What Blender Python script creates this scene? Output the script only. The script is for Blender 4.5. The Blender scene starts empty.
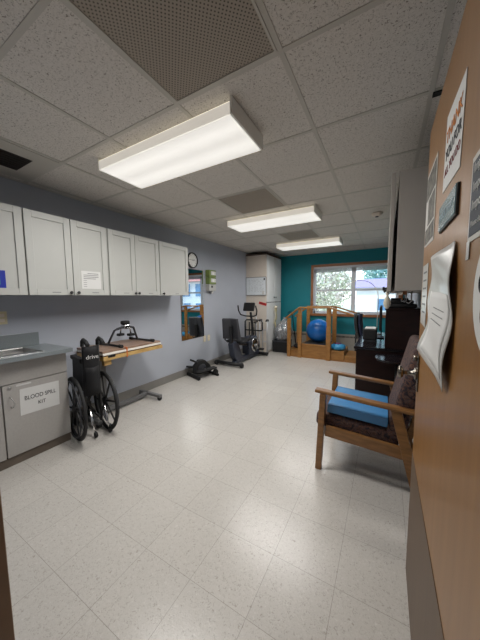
import bpy, bmesh, math, random
from mathutils import Vector, Matrix
random.seed(7)
C = bpy.context.scene
COL = C.collection
PI = math.pi

# ------------------------------------------------------------------ camera
YAW, PITCH, ROLL, FPX, EYE = math.radians(29.8), math.radians(-5.16), math.radians(-0.43), 253.9, 1.35
fw = Vector((-math.sin(YAW)*math.cos(PITCH), math.cos(YAW)*math.cos(PITCH), math.sin(PITCH)))
rt = Vector((math.cos(YAW), math.sin(YAW), 0)); up = rt.cross(fw)
r2 = rt*math.cos(ROLL)+up*math.sin(ROLL); u2 = -rt*math.sin(ROLL)+up*math.cos(ROLL)
cam_d = bpy.data.cameras.new('camera'); cam = bpy.data.objects.new('camera', cam_d); COL.objects.link(cam)
cam.matrix_world = Matrix(((r2.x, u2.x, -fw.x, 0), (r2.y, u2.y, -fw.y, 0), (r2.z, u2.z, -fw.z, EYE), (0, 0, 0, 1)))
cam_d.sensor_fit = 'VERTICAL'; cam_d.sensor_height = 36; cam_d.lens = FPX/640*36; cam_d.clip_start = .02; cam_d.clip_end = 200
C.camera = cam

# ------------------------------------------------------------------ world, exposure
SKY_STRENGTH = 2.6
LAMP = .74          # brightness of the lit lens itself
LAMP_W = 28.5       # watts of each ceiling fixture
w = bpy.data.worlds.new('sky'); C.world = w; w.use_nodes = True
wn = w.node_tree; wn.nodes.clear()
bg = wn.nodes.new('ShaderNodeBackground'); wo = wn.nodes.new('ShaderNodeOutputWorld')
tcw = wn.nodes.new('ShaderNodeTexCoord'); sep = wn.nodes.new('ShaderNodeSeparateXYZ'); rmp = wn.nodes.new('ShaderNodeValToRGB')
wn.links.new(tcw.outputs['Generated'], sep.inputs[0]); wn.links.new(sep.outputs['Z'], rmp.inputs[0])
rmp.color_ramp.elements[0].position = .0; rmp.color_ramp.elements[0].color = (.95, .98, 1, 1)
rmp.color_ramp.elements[1].position = .5; rmp.color_ramp.elements[1].color = (.42, .68, 1, 1)
wn.links.new(rmp.outputs[0], bg.inputs['Color']); bg.inputs['Strength'].default_value = SKY_STRENGTH
wn.links.new(bg.outputs[0], wo.inputs[0])
sun_d = bpy.data.lights.new('sun', 'SUN'); sun_d.energy = 2.6; sun_d.angle = math.radians(3); sun_d.color = (1, .95, .88)
sun = bpy.data.objects.new('sun', sun_d); COL.objects.link(sun); sun.rotation_euler = (math.radians(38), 0, math.radians(12)); sun.location = (0, 3, 6)
C.view_settings.view_transform = 'Standard'; C.view_settings.look = 'None'; C.view_settings.gamma = 1
C.view_settings.use_curve_mapping = False; C.view_settings.exposure = 0.0
C.cycles.use_denoising = True; C.cycles.max_bounces = 8; C.cycles.diffuse_bounces = 5; C.cycles.glossy_bounces = 4
C.cycles.transparent_max_bounces = 12; C.cycles.sample_clamp_indirect = 6; C.cycles.caustics_reflective = False; C.cycles.caustics_refractive = False

# ------------------------------------------------------------------ materials
def lin(c):
    return tuple(((v/255)/12.92 if v/255 <= .04045 else ((v/255+.055)/1.055)**2.4) for v in c)
def mat(name, rgb, rough=.5, metal=0, var=.06, scale=12, bump=0, bscale=None, emit=None, estr=0, stretch=None, spec=.5, coat=0, rgb2=None, ramp=(.35, .65)):
    m = bpy.data.materials.new(name); m.use_nodes = True; nt = m.node_tree; N = nt.nodes; L = nt.links
    b = N['Principled BSDF']; tc = N.new('ShaderNodeTexCoord'); mp = N.new('ShaderNodeMapping'); nz = N.new('ShaderNodeTexNoise')
    L.new(tc.outputs['Object'], mp.inputs[0]); L.new(mp.outputs[0], nz.inputs['Vector'])
    if stretch: mp.inputs['Scale'].default_value = stretch
    nz.inputs['Scale'].default_value = scale; nz.inputs['Detail'].default_value = 5
    cr = N.new('ShaderNodeValToRGB'); c = lin(rgb)
    c2 = lin(rgb2) if rgb2 else tuple(min(1, v*(1+var)) for v in c)
    c1 = c if rgb2 else tuple(v*(1-var) for v in c)
    cr.color_ramp.elements[0].position, cr.color_ramp.elements[1].position = ramp
    cr.color_ramp.elements[0].color = (*c1, 1); cr.color_ramp.elements[1].color = (*c2, 1)
    L.new(nz.outputs['Fac'], cr.inputs[0]); L.new(cr.outputs[0], b.inputs['Base Color'])
    b.inputs['Roughness'].default_value = rough; b.inputs['Metallic'].default_value = metal
    b.inputs['Specular IOR Level'].default_value = spec; b.inputs['Coat Weight'].default_value = coat; b.inputs['Coat Roughness'].default_value = .15
    if bump:
        bp = N.new('ShaderNodeBump'); bp.inputs['Strength'].default_value = bump; bp.inputs['Distance'].default_value = .004
        n2 = N.new('ShaderNodeTexNoise'); n2.inputs['Scale'].default_value = bscale or scale*4; L.new(mp.outputs[0], n2.inputs['Vector'])
        L.new(n2.outputs['Fac'], bp.inputs['Height']); L.new(bp.outputs[0], b.inputs['Normal'])
    if emit:
        b.inputs['Emission Color'].default_value = (*lin(emit), 1); b.inputs['Emission Strength'].default_value = estr
    return m
M = {}
M['wall'] = mat('painted_wall', (168, 173, 183), .8, var=.02, scale=3, bump=.15, bscale=180)
M['teal'] = mat('teal_paint', (10, 124, 136), .6, var=.04, scale=3, bump=.1, bscale=160)
M['cabwhite'] = mat('white_cabinet_paint', (178, 179, 175), .5, var=.015, scale=4)
M['gapshade'] = mat('gap_shade', (60, 58, 55), .8)  # painted shade for the gaps between the tall cabinet doors
M['laminate'] = mat('grey_laminate', (166, 163, 159), .45, var=.03, scale=60)
M['counter'] = mat('blue_grey_counter', (120, 127, 130), .3, var=.08, scale=140)
M['cove'] = mat('rubber_baseboard', (128, 126, 122), .5, var=.03)
M['toe'] = mat('brown_toe_kick', (98, 88, 78), .6, var=.05)
M['steel'] = mat('brushed_steel', (190, 190, 190), .28, 1, var=.05, scale=40, stretch=(1, 8, 1))
M['chrome'] = mat('chrome', (215, 215, 215), .12, 1, var=.01)
M['alu'] = mat('aluminium_tube', (200, 201, 203), .4, .35, var=.03)
M['black'] = mat('black_plastic', (15, 15, 17), .6, var=.15, scale=30)
M['blackmet'] = mat('black_metal', (20, 20, 22), .35, var=.1, scale=30)
M['rubber'] = mat('black_rubber', (26, 26, 27), .7, var=.1, scale=30)
M['blackfab'] = mat('black_nylon', (17, 17, 20), .75, var=.2, scale=90, bump=.2, bscale=400)
M['greyplas'] = mat('dark_grey_plastic', (54, 55, 60), .5, var=.08)
M['bikeblue'] = mat('dark_blue_grey_shroud', (48, 54, 68), .4, var=.08)
M['oak'] = mat('honey_oak', (158, 96, 44), .38, rgb2=(176, 116, 60), scale=6, stretch=(1, 1, 1), ramp=(.3, .7))
M['stairwood'] = mat('golden_oak', (138, 94, 44), .42, rgb2=(164, 116, 60), scale=7, stretch=(1, 3, 3), ramp=(.3, .7))
M['chairwood'] = mat('brown_oak', (112, 76, 40), .38, rgb2=(142, 100, 56), scale=9, stretch=(1, 6, 6), ramp=(.3, .7), coat=.2)
M['trimwood'] = mat('brown_window_trim', (142, 92, 58), .4, rgb2=(160, 108, 70), scale=8, stretch=(1, 1, 4))
M['doorwood'] = mat('varnished_door_veneer', (130, 90, 44), .42, rgb2=(144, 102, 54), scale=5, stretch=(1, 7, .35), ramp=(.25, .75), bump=.05, bscale=60, coat=.16, spec=.35)
M['kick'] = mat('brown_kick_plate', (88, 70, 54), .5, spec=.3, rgb2=(98, 79, 62), scale=5, stretch=(1, 9, .4), ramp=(.25, .75))
M['jamb'] = mat('brown_door_frame', (122, 92, 66), .45, var=.05)
M['mahog'] = mat('dark_mahogany', (24, 11, 10), .4, rgb2=(34, 16, 13), scale=6, stretch=(1, 1, 5), spec=.3)
M['desktop'] = mat('black_gloss_desktop', (20, 16, 20), .2, var=.1, coat=.2)
M['vinylblue'] = mat('blue_vinyl', (70, 130, 182), .26, var=.03, scale=8)
M['ballblue'] = mat('blue_rubber_ball', (12, 92, 166), .35, var=.03)
M['discblue'] = mat('light_blue_rubber', (60, 150, 200), .45, var=.05)
M['purple'] = mat('purple_rubber', (120, 50, 90), .5)
M['paper'] = mat('white_paper', (206, 206, 204), .7, var=.01)
M['ink'] = mat('black_ink', (35, 35, 40), .7)
M['greyink'] = mat('grey_ink', (120, 120, 122), .7)
M['orangeink'] = mat('orange_ink', (200, 120, 40), .7)
M['redink'] = mat('dark_red_ink', (120, 40, 44), .7)
M['laminated'] = mat('laminated_paper', (196, 196, 193), .3, var=.02, coat=.25, bump=.5, bscale=14)
M['cardpaper'] = mat('matte_card', (190, 188, 182), .6, var=.02, spec=.25)
M['slate'] = mat('slate_print', (50, 56, 66), .6, var=.08, spec=.2)
M['photoprint'] = mat('grey_photo_print', (56, 56, 54), .6, rgb2=(120, 116, 106), scale=40, spec=.2)
M['bluesign'] = mat('royal_blue_print', (16, 40, 150), .4)
M['greenprint'] = mat('green_print', (70, 140, 130), .4)
M['plaque'] = mat('teal_glass_plaque', (104, 134, 142), .25, var=.08, scale=5, coat=.4)
M['plaquetext'] = mat('plaque_lettering', (176, 196, 202), .3)
M['brass'] = mat('aged_nickel', (132, 126, 118), .22, 1, var=.08)
M['switch'] = mat('ivory_plastic', (206, 196, 160), .45, var=.02)
M['green'] = mat('green_carton', (118, 136, 74), .6, var=.05)
M['clockface'] = mat('clock_face', (225, 225, 222), .5)
M['wbface'] = mat('whiteboard_face', (226, 232, 236), .45, var=.02)
M['red'] = mat('red_label', (196, 42, 42), .5)
M['rightcab'] = mat('taupe_cabinet_paint', (172, 166, 158), .5, var=.015)
M['litdoor'] = mat('window_lit_cream', (214, 216, 216), .45, var=.015)  # cream of the tall cabinet doors with window light mixed into the colour
M['darkslat'] = mat('dark_vent_slats', (46, 42, 40), .7)
M['cream'] = mat('cream_paint', (218, 208, 196), .55, var=.02)
M['brownbox'] = mat('brown_edge', (88, 62, 44), .7)
M['vinylwhite'] = mat('white_vinyl_frame', (214, 218, 224), .4, var=.01)
M['blind'] = mat('blind_slats', (176, 180, 184), .5, var=.03)
M['radiator'] = mat('beige_radiator', (150, 146, 138), .45, var=.03)
M['woodtop'] = mat('brown_wood_top', (128, 104, 88), .4, rgb2=(150, 124, 106), scale=8, stretch=(5, 1, 1))
M['foam'] = mat('white_foam', (225, 220, 212), .7)
M['pine'] = mat('yellow_pine', (196, 164, 106), .5, rgb2=(174, 138, 80), scale=9, stretch=(4, 1, 4))
M['strap'] = mat('orange_strap', (196, 104, 48), .6)
M['steelgrey'] = mat('grey_painted_steel', (104, 104, 104), .4, var=.04)
M['cordblack'] = M['black']
M['yellowcloth'] = mat('pale_yellow_cloth', (214, 204, 160), .8, var=.08)
M['offwhite'] = mat('off_white_cloth', (214, 208, 190), .8, var=.04)
M['tennis'] = mat('tennis_ball_felt', (190, 200, 60), .9)
M['fixture'] = mat('white_enamel', (228, 226, 218), .4, var=.01)
M['screen'] = mat('dark_screen', (14, 16, 20), .12)
M['lcd'] = mat('grey_lcd', (120, 128, 126), .2)
M['bluelit'] = mat('blue_lit_mesh', (30, 38, 62), .6, var=.1, scale=60)  # black chair back, the blue light on it put into the colour
M['siding'] = mat('white_siding', (236, 236, 236), .7, var=.02, scale=2)
M['siding2'] = mat('pale_blue_siding', (206, 212, 222), .7, var=.03, scale=2)
M['purpleroof'] = mat('purple_shingles', (170, 148, 196), .8, var=.08, scale=9)
M['pinkroof'] = mat('pink_brick', (206, 140, 130), .8, var=.08, scale=9)
M['winblue'] = mat('blue_window_glass', (90, 130, 170), .15, var=.1)
M['grass'] = mat('dry_lawn', (214, 206, 182), .9, rgb2=(196, 200, 168), scale=.6)
M['leaf'] = mat('spring_leaves', (206, 216, 186), .8, rgb2=(240, 226, 228), scale=3)
M['bark'] = mat('grey_bark', (170, 158, 146), .9, bump=.5)
M['leafg'] = mat('green_leaves', (150, 196, 190), .8, rgb2=(180, 214, 208), scale=3)
M['hall'] = mat('hall_paint', (150, 146, 140), .8)

def glassmat(name, tint=(.96, .98, .98), ior=1.45, rough=0.0, base=0.0):
    m = bpy.data.materials.new(name); m.use_nodes = True; N = m.node_tree.nodes; L = m.node_tree.links; N.clear()
    o = N.new('ShaderNodeOutputMaterial'); mx = N.new('ShaderNodeMixShader'); t = N.new('ShaderNodeBsdfTransparent'); g = N.new('ShaderNodeBsdfGlossy'); f = N.new('ShaderNodeFresnel')
    t.inputs[0].default_value = (*tint, 1); g.inputs['Roughness'].default_value = rough; f.inputs[0].default_value = ior
    if base:
        a = N.new('ShaderNodeMath'); a.operation = 'ADD'; a.inputs[1].default_value = base; a.use_clamp = True
        L.new(f.outputs[0], a.inputs[0]); L.new(a.outputs[0], mx.inputs[0])
    else: L.new(f.outputs[0], mx.inputs[0])
    L.new(t.outputs[0], mx.inputs[1]); L.new(g.outputs[0], mx.inputs[2]); L.new(mx.outputs[0], o.inputs[0])
    return m
M['glass'] = glassmat('window_glass')
M['bag'] = glassmat('clear_plastic_bag', (.86, .89, .94), 1.5, .25, .12)
_n = M['bag'].node_tree; _o = [q for q in _n.nodes if q.type == 'OUTPUT_MATERIAL'][0]; _m = _o.inputs[0].links[0].from_node
_d = _n.nodes.new('ShaderNodeBsdfDiffuse'); _d.inputs[0].default_value = (.75, .77, .8, 1); _x = _n.nodes.new('ShaderNodeMixShader'); _x.inputs[0].default_value = .2
_n.links.new(_m.outputs[0], _x.inputs[1]); _n.links.new(_d.outputs[0], _x.inputs[2]); _n.links.new(_x.outputs[0], _o.inputs[0])
def mirrormat():
    m = mat('mirror_silver', (225, 230, 232), .015, 1, var=0.001)
    return m
M['mirror'] = mirrormat()
def diffuser():
    m = bpy.data.materials.new('lit_prismatic_lens'); m.use_nodes = True; N = m.node_tree.nodes; L = m.node_tree.links
    b = N['Principled BSDF']; b.inputs['Base Color'].default_value = (.8, .8, .78, 1); b.inputs['Roughness'].default_value = .35
    tc = N.new('ShaderNodeTexCoord'); sp = N.new('ShaderNodeSeparateXYZ'); L.new(tc.outputs['Object'], sp.inputs[0])
    # two tubes behind the lens: brighter bands along X
    a = N.new('ShaderNodeMath'); a.operation = 'ABSOLUTE'; L.new(sp.outputs['Y'], a.inputs[0])
    s = N.new('ShaderNodeMath'); s.operation = 'SUBTRACT'; s.inputs[1].default_value = .09; L.new(a.outputs[0], s.inputs[0])
    a2 = N.new('ShaderNodeMath'); a2.operation = 'ABSOLUTE'; L.new(s.outputs[0], a2.inputs[0])
    mr = N.new('ShaderNodeMapRange'); mr.inputs['From Min'].default_value = 0; mr.inputs['From Max'].default_value = .11; mr.inputs['To Min'].default_value = 1.0; mr.inputs['To Max'].default_value = .72
    L.new(a2.outputs[0], mr.inputs['Value'])
    ml = N.new('ShaderNodeMath'); ml.operation = 'MULTIPLY'; ml.inputs[1].default_value = LAMP; L.new(mr.outputs[0], ml.inputs[0])
    b.inputs['Emission Color'].default_value = (1, .965, .90, 1); L.new(ml.outputs[0], b.inputs['Emission Strength'])
    return m
M['diff'] = diffuser()
M['sidelens'] = mat('glowing_side_lens', (225, 224, 216), .4, emit=(255, 246, 232), estr=.42)
def floormat():
    m = bpy.data.materials.new('vinyl_tile_floor'); m.use_nodes = True; N = m.node_tree.nodes; L = m.node_tree.links
    b = N['Principled BSDF']; tc = N.new('ShaderNodeTexCoord'); sp = N.new('ShaderNodeSeparateXYZ'); L.new(tc.outputs['Object'], sp.inputs[0])
    def mth(op, a, b_=None, clamp=False):
        n = N.new('ShaderNodeMath'); n.operation = op; n.use_clamp = clamp
        for i, v in enumerate((a, b_)):
            if v is None: continue
            if isinstance(v, (int, float)): n.inputs[i].default_value = v
            else: L.new(v, n.inputs[i])
        return n.outputs[0]
    T = .3048
    def line(sock, off):
        q = mth('DIVIDE', mth('SUBTRACT', sock, off), T); fr = mth('FRACT', q); d = mth('ABSOLUTE', mth('SUBTRACT', fr, .5))
        return mth('GREATER_THAN', d, .5-.0036), mth('FLOOR', q)
    lx, cx = line(sp.outputs['X'], -1.07); ly, cy = line(sp.outputs['Y'], .834); ln = mth('MAXIMUM', lx, ly)
    cmb = N.new('ShaderNodeCombineXYZ'); L.new(cx, cmb.inputs[0]); L.new(cy, cmb.inputs[1])
    wh = N.new('ShaderNodeTexWhiteNoise'); wh.noise_dimensions = '2D'; L.new(cmb.outputs[0], wh.inputs['Vector'])
    n1 = N.new('ShaderNodeTexNoise'); n1.inputs['Scale'].default_value = 85; n1.inputs['Detail'].default_value = 4; n1.inputs['Distortion'].default_value = 1.5; L.new(tc.outputs['Object'], n1.inputs['Vector'])
    r1 = N.new('ShaderNodeValToRGB'); L.new(n1.outputs['Fac'], r1.inputs[0]); e = r1.color_ramp.elements
    e[0].position = .30; e[0].color = (*lin((160, 154, 147)), 1); e[1].position = .42; e[1].color = (*lin((187, 183, 177)), 1)
    e2 = e.new(.62); e2.color = (*lin((191, 187, 181)), 1); e3 = e.new(.72); e3.color = (*lin((201, 198, 193)), 1)
    n2 = N.new('ShaderNodeTexNoise'); n2.inputs['Scale'].default_value = 3; n2.inputs['Detail'].default_value = 6; L.new(tc.outputs['Object'], n2.inputs['Vector'])
    # scattered dark chips and scuffs
    vo = N.new('ShaderNodeTexNoise'); vo.inputs['Scale'].default_value = 90; vo.inputs['Detail'].default_value = 3; L.new(tc.outputs['Object'], vo.inputs['Vector'])
    chip = mth('GREATER_THAN', vo.outputs['Fac'], .735)
    tv = mth('ADD', mth('MULTIPLY', wh.outputs['Value'], .05), mth('MULTIPLY', n2.outputs['Fac'], .05)); tv = mth('ADD', tv, .93)
    sc = N.new('ShaderNodeVectorMath'); sc.operation = 'SCALE'; L.new(r1.outputs[0], sc.inputs[0]); L.new(tv, sc.inputs['Scale'])
    mx = N.new('ShaderNodeMix'); mx.data_type = 'RGBA'; L.new(mth('MULTIPLY', ln, .5), mx.inputs['Factor']); L.new(sc.outputs[0], mx.inputs[6]); mx.inputs[7].default_value = (*lin((104, 96, 88)), 1)
    mx2 = N.new('ShaderNodeMix'); mx2.data_type = 'RGBA'; L.new(mth('MULTIPLY', chip, .45), mx2.inputs['Factor']); L.new(mx.outputs[2], mx2.inputs[6]); mx2.inputs[7].default_value = (*lin((120, 112, 104)), 1)
    L.new(mx2.outputs[2], b.inputs['Base Color'])
    rr = N.new('ShaderNodeMapRange'); L.new(n2.outputs['Fac'], rr.inputs['Value']); rr.inputs['From Min'].default_value = .3; rr.inputs['From Max'].default_value = .7; rr.inputs['To Min'].default_value = .24; rr.inputs['To Max'].default_value = .28
    b.inputs['Roughness'].default_value = .25; b.inputs['Specular IOR Level'].default_value = .5
    bp = N.new('ShaderNodeBump'); bp.inputs['Strength'].default_value = .25; bp.inputs['Distance'].default_value = .002; L.new(n1.outputs['Fac'], bp.inputs['Height']); L.new(bp.outputs[0], b.inputs['Normal'])
    return m
M['floor'] = floormat()
def ceilmat():
    m = bpy.data.materials.new('fissured_ceiling_tile'); m.use_nodes = True; N = m.node_tree.nodes; L = m.node_tree.links
    b = N['Principled BSDF']; b.inputs['Roughness'].default_value = .9; tc = N.new('ShaderNodeTexCoord')
    n1 = N.new('ShaderNodeTexNoise'); n1.inputs['Scale'].default_value = 125; n1.inputs['Detail'].default_value = 3; n1.inputs['Distortion'].default_value = 1.2; L.new(tc.outputs['Object'], n1.inputs['Vector'])
    r = N.new('ShaderNodeValToRGB'); e = r.color_ramp.elements; e[0].position = .33; e[0].color = (*lin((128, 120, 112)), 1); e[1].position = .41; e[1].color = (*lin((207, 202, 195)), 1)
    e2 = e.new(.7); e2.color = (*lin((219, 214, 208)), 1)
    L.new(n1.outputs['Fac'], r.inputs[0]); L.new(r.outputs[0], b.inputs['Base Color'])
    bp = N.new('ShaderNodeBump'); bp.inputs['Strength'].default_value = .6; bp.inputs['Distance'].default_value = .003; L.new(r.outputs[0], bp.inputs['Height']); L.new(bp.outputs[0], b.inputs['Normal'])
    return m
M['ceil'] = ceilmat()
M['tbar'] = mat('ceiling_grid_enamel', (188, 184, 176), .5, var=.01)
def perf(name, base, hole, sc):
    m = bpy.data.materials.new(name); m.use_nodes = True; N = m.node_tree.nodes; L = m.node_tree.links; b = N['Principled BSDF']; b.inputs['Roughness'].default_value = .6
    tc = N.new('ShaderNodeTexCoord'); mp = N.new('ShaderNodeMapping'); mp.inputs['Rotation'].default_value = (0, 0, PI/4); L.new(tc.outputs['Object'], mp.inputs[0])
    v = N.new('ShaderNodeTexVoronoi'); v.inputs['Scale'].default_value = sc; v.inputs['Randomness'].default_value = 0; L.new(mp.outputs[0], v.inputs['Vector'])
    r = N.new('ShaderNodeValToRGB'); e = r.color_ramp.elements; e[0].position = .32; e[0].color = (*lin(hole), 1); e[1].position = .42; e[1].color = (*lin(base), 1)
    L.new(v.outputs['Distance'], r.inputs[0]); L.new(r.outputs[0], b.inputs['Base Color']); return m
M['perf'] = perf('perforated_return_grille', (158, 148, 136), (70, 60, 52), 72)
def upholstery():
    m = bpy.data.materials.new('mottled_upholstery'); m.use_nodes = True; N = m.node_tree.nodes; L = m.node_tree.links; b = N['Principled BSDF']; b.inputs['Roughness'].default_value = .85
    tc = N.new('ShaderNodeTexCoord'); v = N.new('ShaderNodeTexNoise'); v.inputs['Scale'].default_value = 17; v.inputs['Detail'].default_value = 3; v.inputs['Distortion'].default_value = 2.5; L.new(tc.outputs['Object'], v.inputs['Vector'])
    r = N.new('ShaderNodeValToRGB'); r.color_ramp.interpolation = 'LINEAR'; e = r.color_ramp.elements
    e[0].position = .40; e[0].color = (*lin((30, 24, 32)), 1); e[1].position = .47; e[1].color = (*lin((72, 48, 40)), 1)
    for p, c in ((.51, (100, 68, 52)), (.56, (46, 38, 50)), (.64, (92, 70, 58))):
        q = e.new(p); q.color = (*lin(c), 1)
    L.new(v.outputs['Fac'], r.inputs[0]); L.new(r.outputs[0], b.inputs['Base Color'])
    return m
M['uphol'] = upholstery()

# ------------------------------------------------------------------ mesh builder
class MB:
    def __init__(self): self.b = bmesh.new()
    def box(self, x0, x1, y0, y1, z0, z1, Mx=None):
        vs = [self.b.verts.new((x, y, z)) for x in (x0, x1) for y in (y0, y1) for z in (z0, z1)]
        for f in ((0, 1, 3, 2), (4, 6, 7, 5), (0, 4, 5, 1), (2, 3, 7, 6), (0, 2, 6, 4), (1, 5, 7, 3)): self.b.faces.new([vs[i] for i in f])
        if Mx is not None:
            for v in vs: v.co = Mx @ v.co
        return self
    def bar(self, p0, p1, wd, h, upv=(0, 0, 1), w2=None, h2=None):
        p0, p1 = Vector(p0), Vector(p1); d = (p1-p0).normalized(); s = d.cross(Vector(upv))
        if s.length < 1e-4: s = d.cross(Vector((1, 0, 0)))
        s.normalize(); n = s.cross(d).normalized(); w2 = w2 or wd; h2 = h2 or h; vs = []
        for p, a, b in ((p0, wd, h), (p1, w2, h2)):
            for i, j in ((-1, -1), (1, -1), (1, 1), (-1, 1)): vs.append(self.b.verts.new(p+s*a/2*i+n*b/2*j))
        for f in ((3, 2, 1, 0), (4, 5, 6, 7), (0, 1, 5, 4), (1, 2, 6, 5), (2, 3, 7, 6), (3, 0, 4, 7)): self.b.faces.new([vs[i] for i in f])
        return self
    def tube(self, pts, r, n=10, closed=False, r1=None):
        pts = [Vector(p) for p in pts]; K = len(pts); rings = []; prev = None
        for i, p in enumerate(pts):
            if closed: d = (pts[(i+1) % K]-pts[i-1])
            else: d = pts[min(i+1, K-1)]-pts[max(i-1, 0)]
            d.normalize()
            if prev is None:
                s = d.cross(Vector((0, 0, 1)))
                if s.length < .05: s = d.cross(Vector((1, 0, 0)))
            else: s = prev-d*prev.dot(d)
            s.normalize(); prev = s; t = d.cross(s); rr = r if r1 is None else r+(r1-r)*i/(K-1)
            rings.append([self.b.verts.new(p+(s*math.cos(a)+t*math.sin(a))*rr) for a in [2*PI*k/n for k in range(n)]])
        for i in range(K if closed else K-1):
            A, B = rings[i], rings[(i+1) % K]
            for k in range(n):
                f = self.b.faces.new((A[k], A[(k+1) % n], B[(k+1) % n], B[k])); f.smooth = True
        if not closed:
            self.b.faces.new(rings[0][::-1]); self.b.faces.new(rings[-1])
        return self
    def cyl(self, p0, p1, r, n=20, r1=None): return self.tube([p0, p1], r, n, r1=r1)
    def lathe(self, c, axis, prof, n=28):
        """prof: list of (radius, offset along axis)"""
        c = Vector(c); a = Vector(axis).normalized(); s = a.cross(Vector((0, 0, 1)))
        if s.length < .05: s = a.cross(Vector((1, 0, 0)))
        s.normalize(); t = a.cross(s); R = []
        for r, o in prof:
            R.append([self.b.verts.new(c+a*o+(s*math.cos(q)+t*math.sin(q))*max(r, 1e-4)) for q in [2*PI*k/n for k in range(n)]])
        for A, B in zip(R, R[1:]):
            for k in range(n):
                f = self.b.faces.new((A[k], A[(k+1) % n], B[(k+1) % n], B[k])); f.smooth = True
        self.b.faces.new(R[0][::-1]); self.b.faces.new(R[-1]); return self
    def ball(self, c, r, sx=1, sy=1, sz=1, seg=24):
        g = bmesh.ops.create_uvsphere(self.b, u_segments=seg, v_segments=seg//2, radius=r)
        for v in g['verts']: v.co = Vector((v.co.x*sx, v.co.y*sy, v.co.z*sz))+Vector(c)
        for v in g['verts']:
            for f in v.link_faces: f.smooth = True
        return self
    def prism(self, pts, ext):
        """closed polygon of 3D points, extruded by vector ext"""
        e = Vector(ext); A = [self.b.verts.new(p) for p in pts]; B = [self.b.verts.new(Vector(p)+e) for p in pts]; n = len(pts)
        self.b.faces.new(A); self.b.faces.new(B[::-1])
        for i in range(n): self.b.faces.new((A[i], B[i], B[(i+1) % n], A[(i+1) % n]))
        return self
    def grid(self, fn, nu, nv, th=None):
        V = [[self.b.verts.new(fn(i/nu, j/nv)) for j in range(nv+1)] for i in range(nu+1)]
        for i in range(nu):
            for j in range(nv):
                f = self.b.faces.new((V[i][j], V[i+1][j], V[i+1][j+1], V[i][j+1])); f.smooth = True
        return self
    def build(self, name, m, parent=None, bevel=0, seg=2, origin=None, solid=0, sub=0):
        bmesh.ops.recalc_face_normals(self.b, faces=self.b.faces[:])
        o0 = Vector(origin) if origin is not None else (parent_world(parent) if parent is not None else Vector((0, 0, 0)))
        for v in self.b.verts: v.co -= o0
        me = bpy.data.meshes.new(name); self.b.to_mesh(me); self.b.free()
        me.materials.append(M[m] if isinstance(m, str) else m)
        o = bpy.data.objects.new(name, me); COL.objects.link(o)
        if parent is not None: o.parent = parent; o.location = o0-parent_world(parent)
        else: o.location = o0
        WORLD[o.name] = o0
        if solid:
            s = o.modifiers.new('solid', 'SOLIDIFY'); s.thickness = solid
        if bevel:
            bv = o.modifiers.new('bevel', 'BEVEL'); bv.width = bevel; bv.segments = seg; bv.limit_method = 'ANGLE'; bv.harden_normals = False
        if sub:
            s = o.modifiers.new('sub', 'SUBSURF'); s.levels = sub; s.render_levels = sub
        return o
WORLD = {}
def parent_world(o): return WORLD[o.name] if o.name in WORLD else Vector((0, 0, 0))
def tag(o, label, cat, group=None):
    o['label'] = label; o['category'] = cat
    if group: o['group'] = group
    return o
def thing(name, label, cat, loc, group=None):
    o = bpy.data.objects.new(name, None); COL.objects.link(o); o.location = loc; o.empty_display_size = .1
    WORLD[o.name] = Vector(loc); return tag(o, label, cat, group)
def struct(name, mb, m, **k):
    o = mb.build(name, m, **k); o['kind'] = 'structure'; return o
def text(body, size, pos, right, upv, parent, m, name='lettering', lift=.001, align='CENTER', sx=1):
    cu = bpy.data.curves.new(name, 'FONT'); cu.body = body; cu.size = size; cu.align_x = align; cu.align_y = 'CENTER'; cu.extrude = .0004; cu.space_line = 1.1
    ob = bpy.data.objects.new('tmp', cu); COL.objects.link(ob); dg = bpy.context.evaluated_depsgraph_get()
    me = bpy.data.meshes.new_from_object(ob.evaluated_get(dg)); bpy.data.objects.remove(ob); bpy.data.curves.remove(cu)
    me.name = name
    R, U = Vector(right).normalized(), Vector(upv).normalized(); Nn = R.cross(U)
    mtx = Matrix(((R.x*sx, U.x, Nn.x, 0), (R.y*sx, U.y, Nn.y, 0), (R.z*sx, U.z, Nn.z, 0), (0, 0, 0, 1)))
    off = Vector(pos)+Nn*lift-parent_world(parent)
    me.transform(Matrix.Translation(off) @ mtx); me.materials.clear(); me.materials.append(M[m])
    o = bpy.data.objects.new(name, me); COL.objects.link(o); o.parent = parent; WORLD[o.name] = parent_world(parent); return o

# ------------------------------------------------------------------ room shell
LX, RX, NY, EY, CZ = -2.97, .36, .25, 6.58, 2.424
struct('floor', MB().box(-3.2, 2.2, -2.2, EY+.15, -.1, 0), 'floor')
struct('ceiling', MB().box(-3.2, 2.2, -2.2, EY+.15, CZ, CZ+.1), 'ceil')
struct('wall_left', MB().box(LX-.12, LX, NY-.12, EY+.15, 0, CZ), 'wall')
struct('wall_right', MB().box(RX, RX+.12, NY-.12, EY+.15, 0, CZ), 'wall')
WX0, WX1, WZ0, WZ1 = -1.61, .24, .92, 2.08
e = MB(); e.box(LX, WX0, EY, EY+.15, 0, CZ); e.box(WX1, RX, EY, EY+.15, 0, CZ); e.box(WX0, WX1, EY, EY+.15, 0, WZ0); e.box(WX0, WX1, EY, EY+.15, WZ1, CZ)
struct('wall_back', e, 'teal')
DX0, DX1 = -.98, .16
f = MB(); f.box(LX, DX0-.05, NY-.12, NY, 0, CZ); f.box(DX1+.05, 2.2, NY-.12, NY, 0, CZ); f.box(DX0-.05, DX1+.05, NY-.12, NY, 2.08, CZ)
struct('wall_front', f, 'wall')
jm = MB(); jm.box(DX0-.05, DX0, NY-.14, NY+.01, 0, 2.08); jm.box(DX1+.03, DX1+.08, NY-.14, NY+.01, 0, 2.08); jm.box(DX0-.05, DX1+.08, NY-.14, NY+.01, 2.045, 2.09)
struct('trim_1', jm, 'jamb', bevel=.003)
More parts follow.
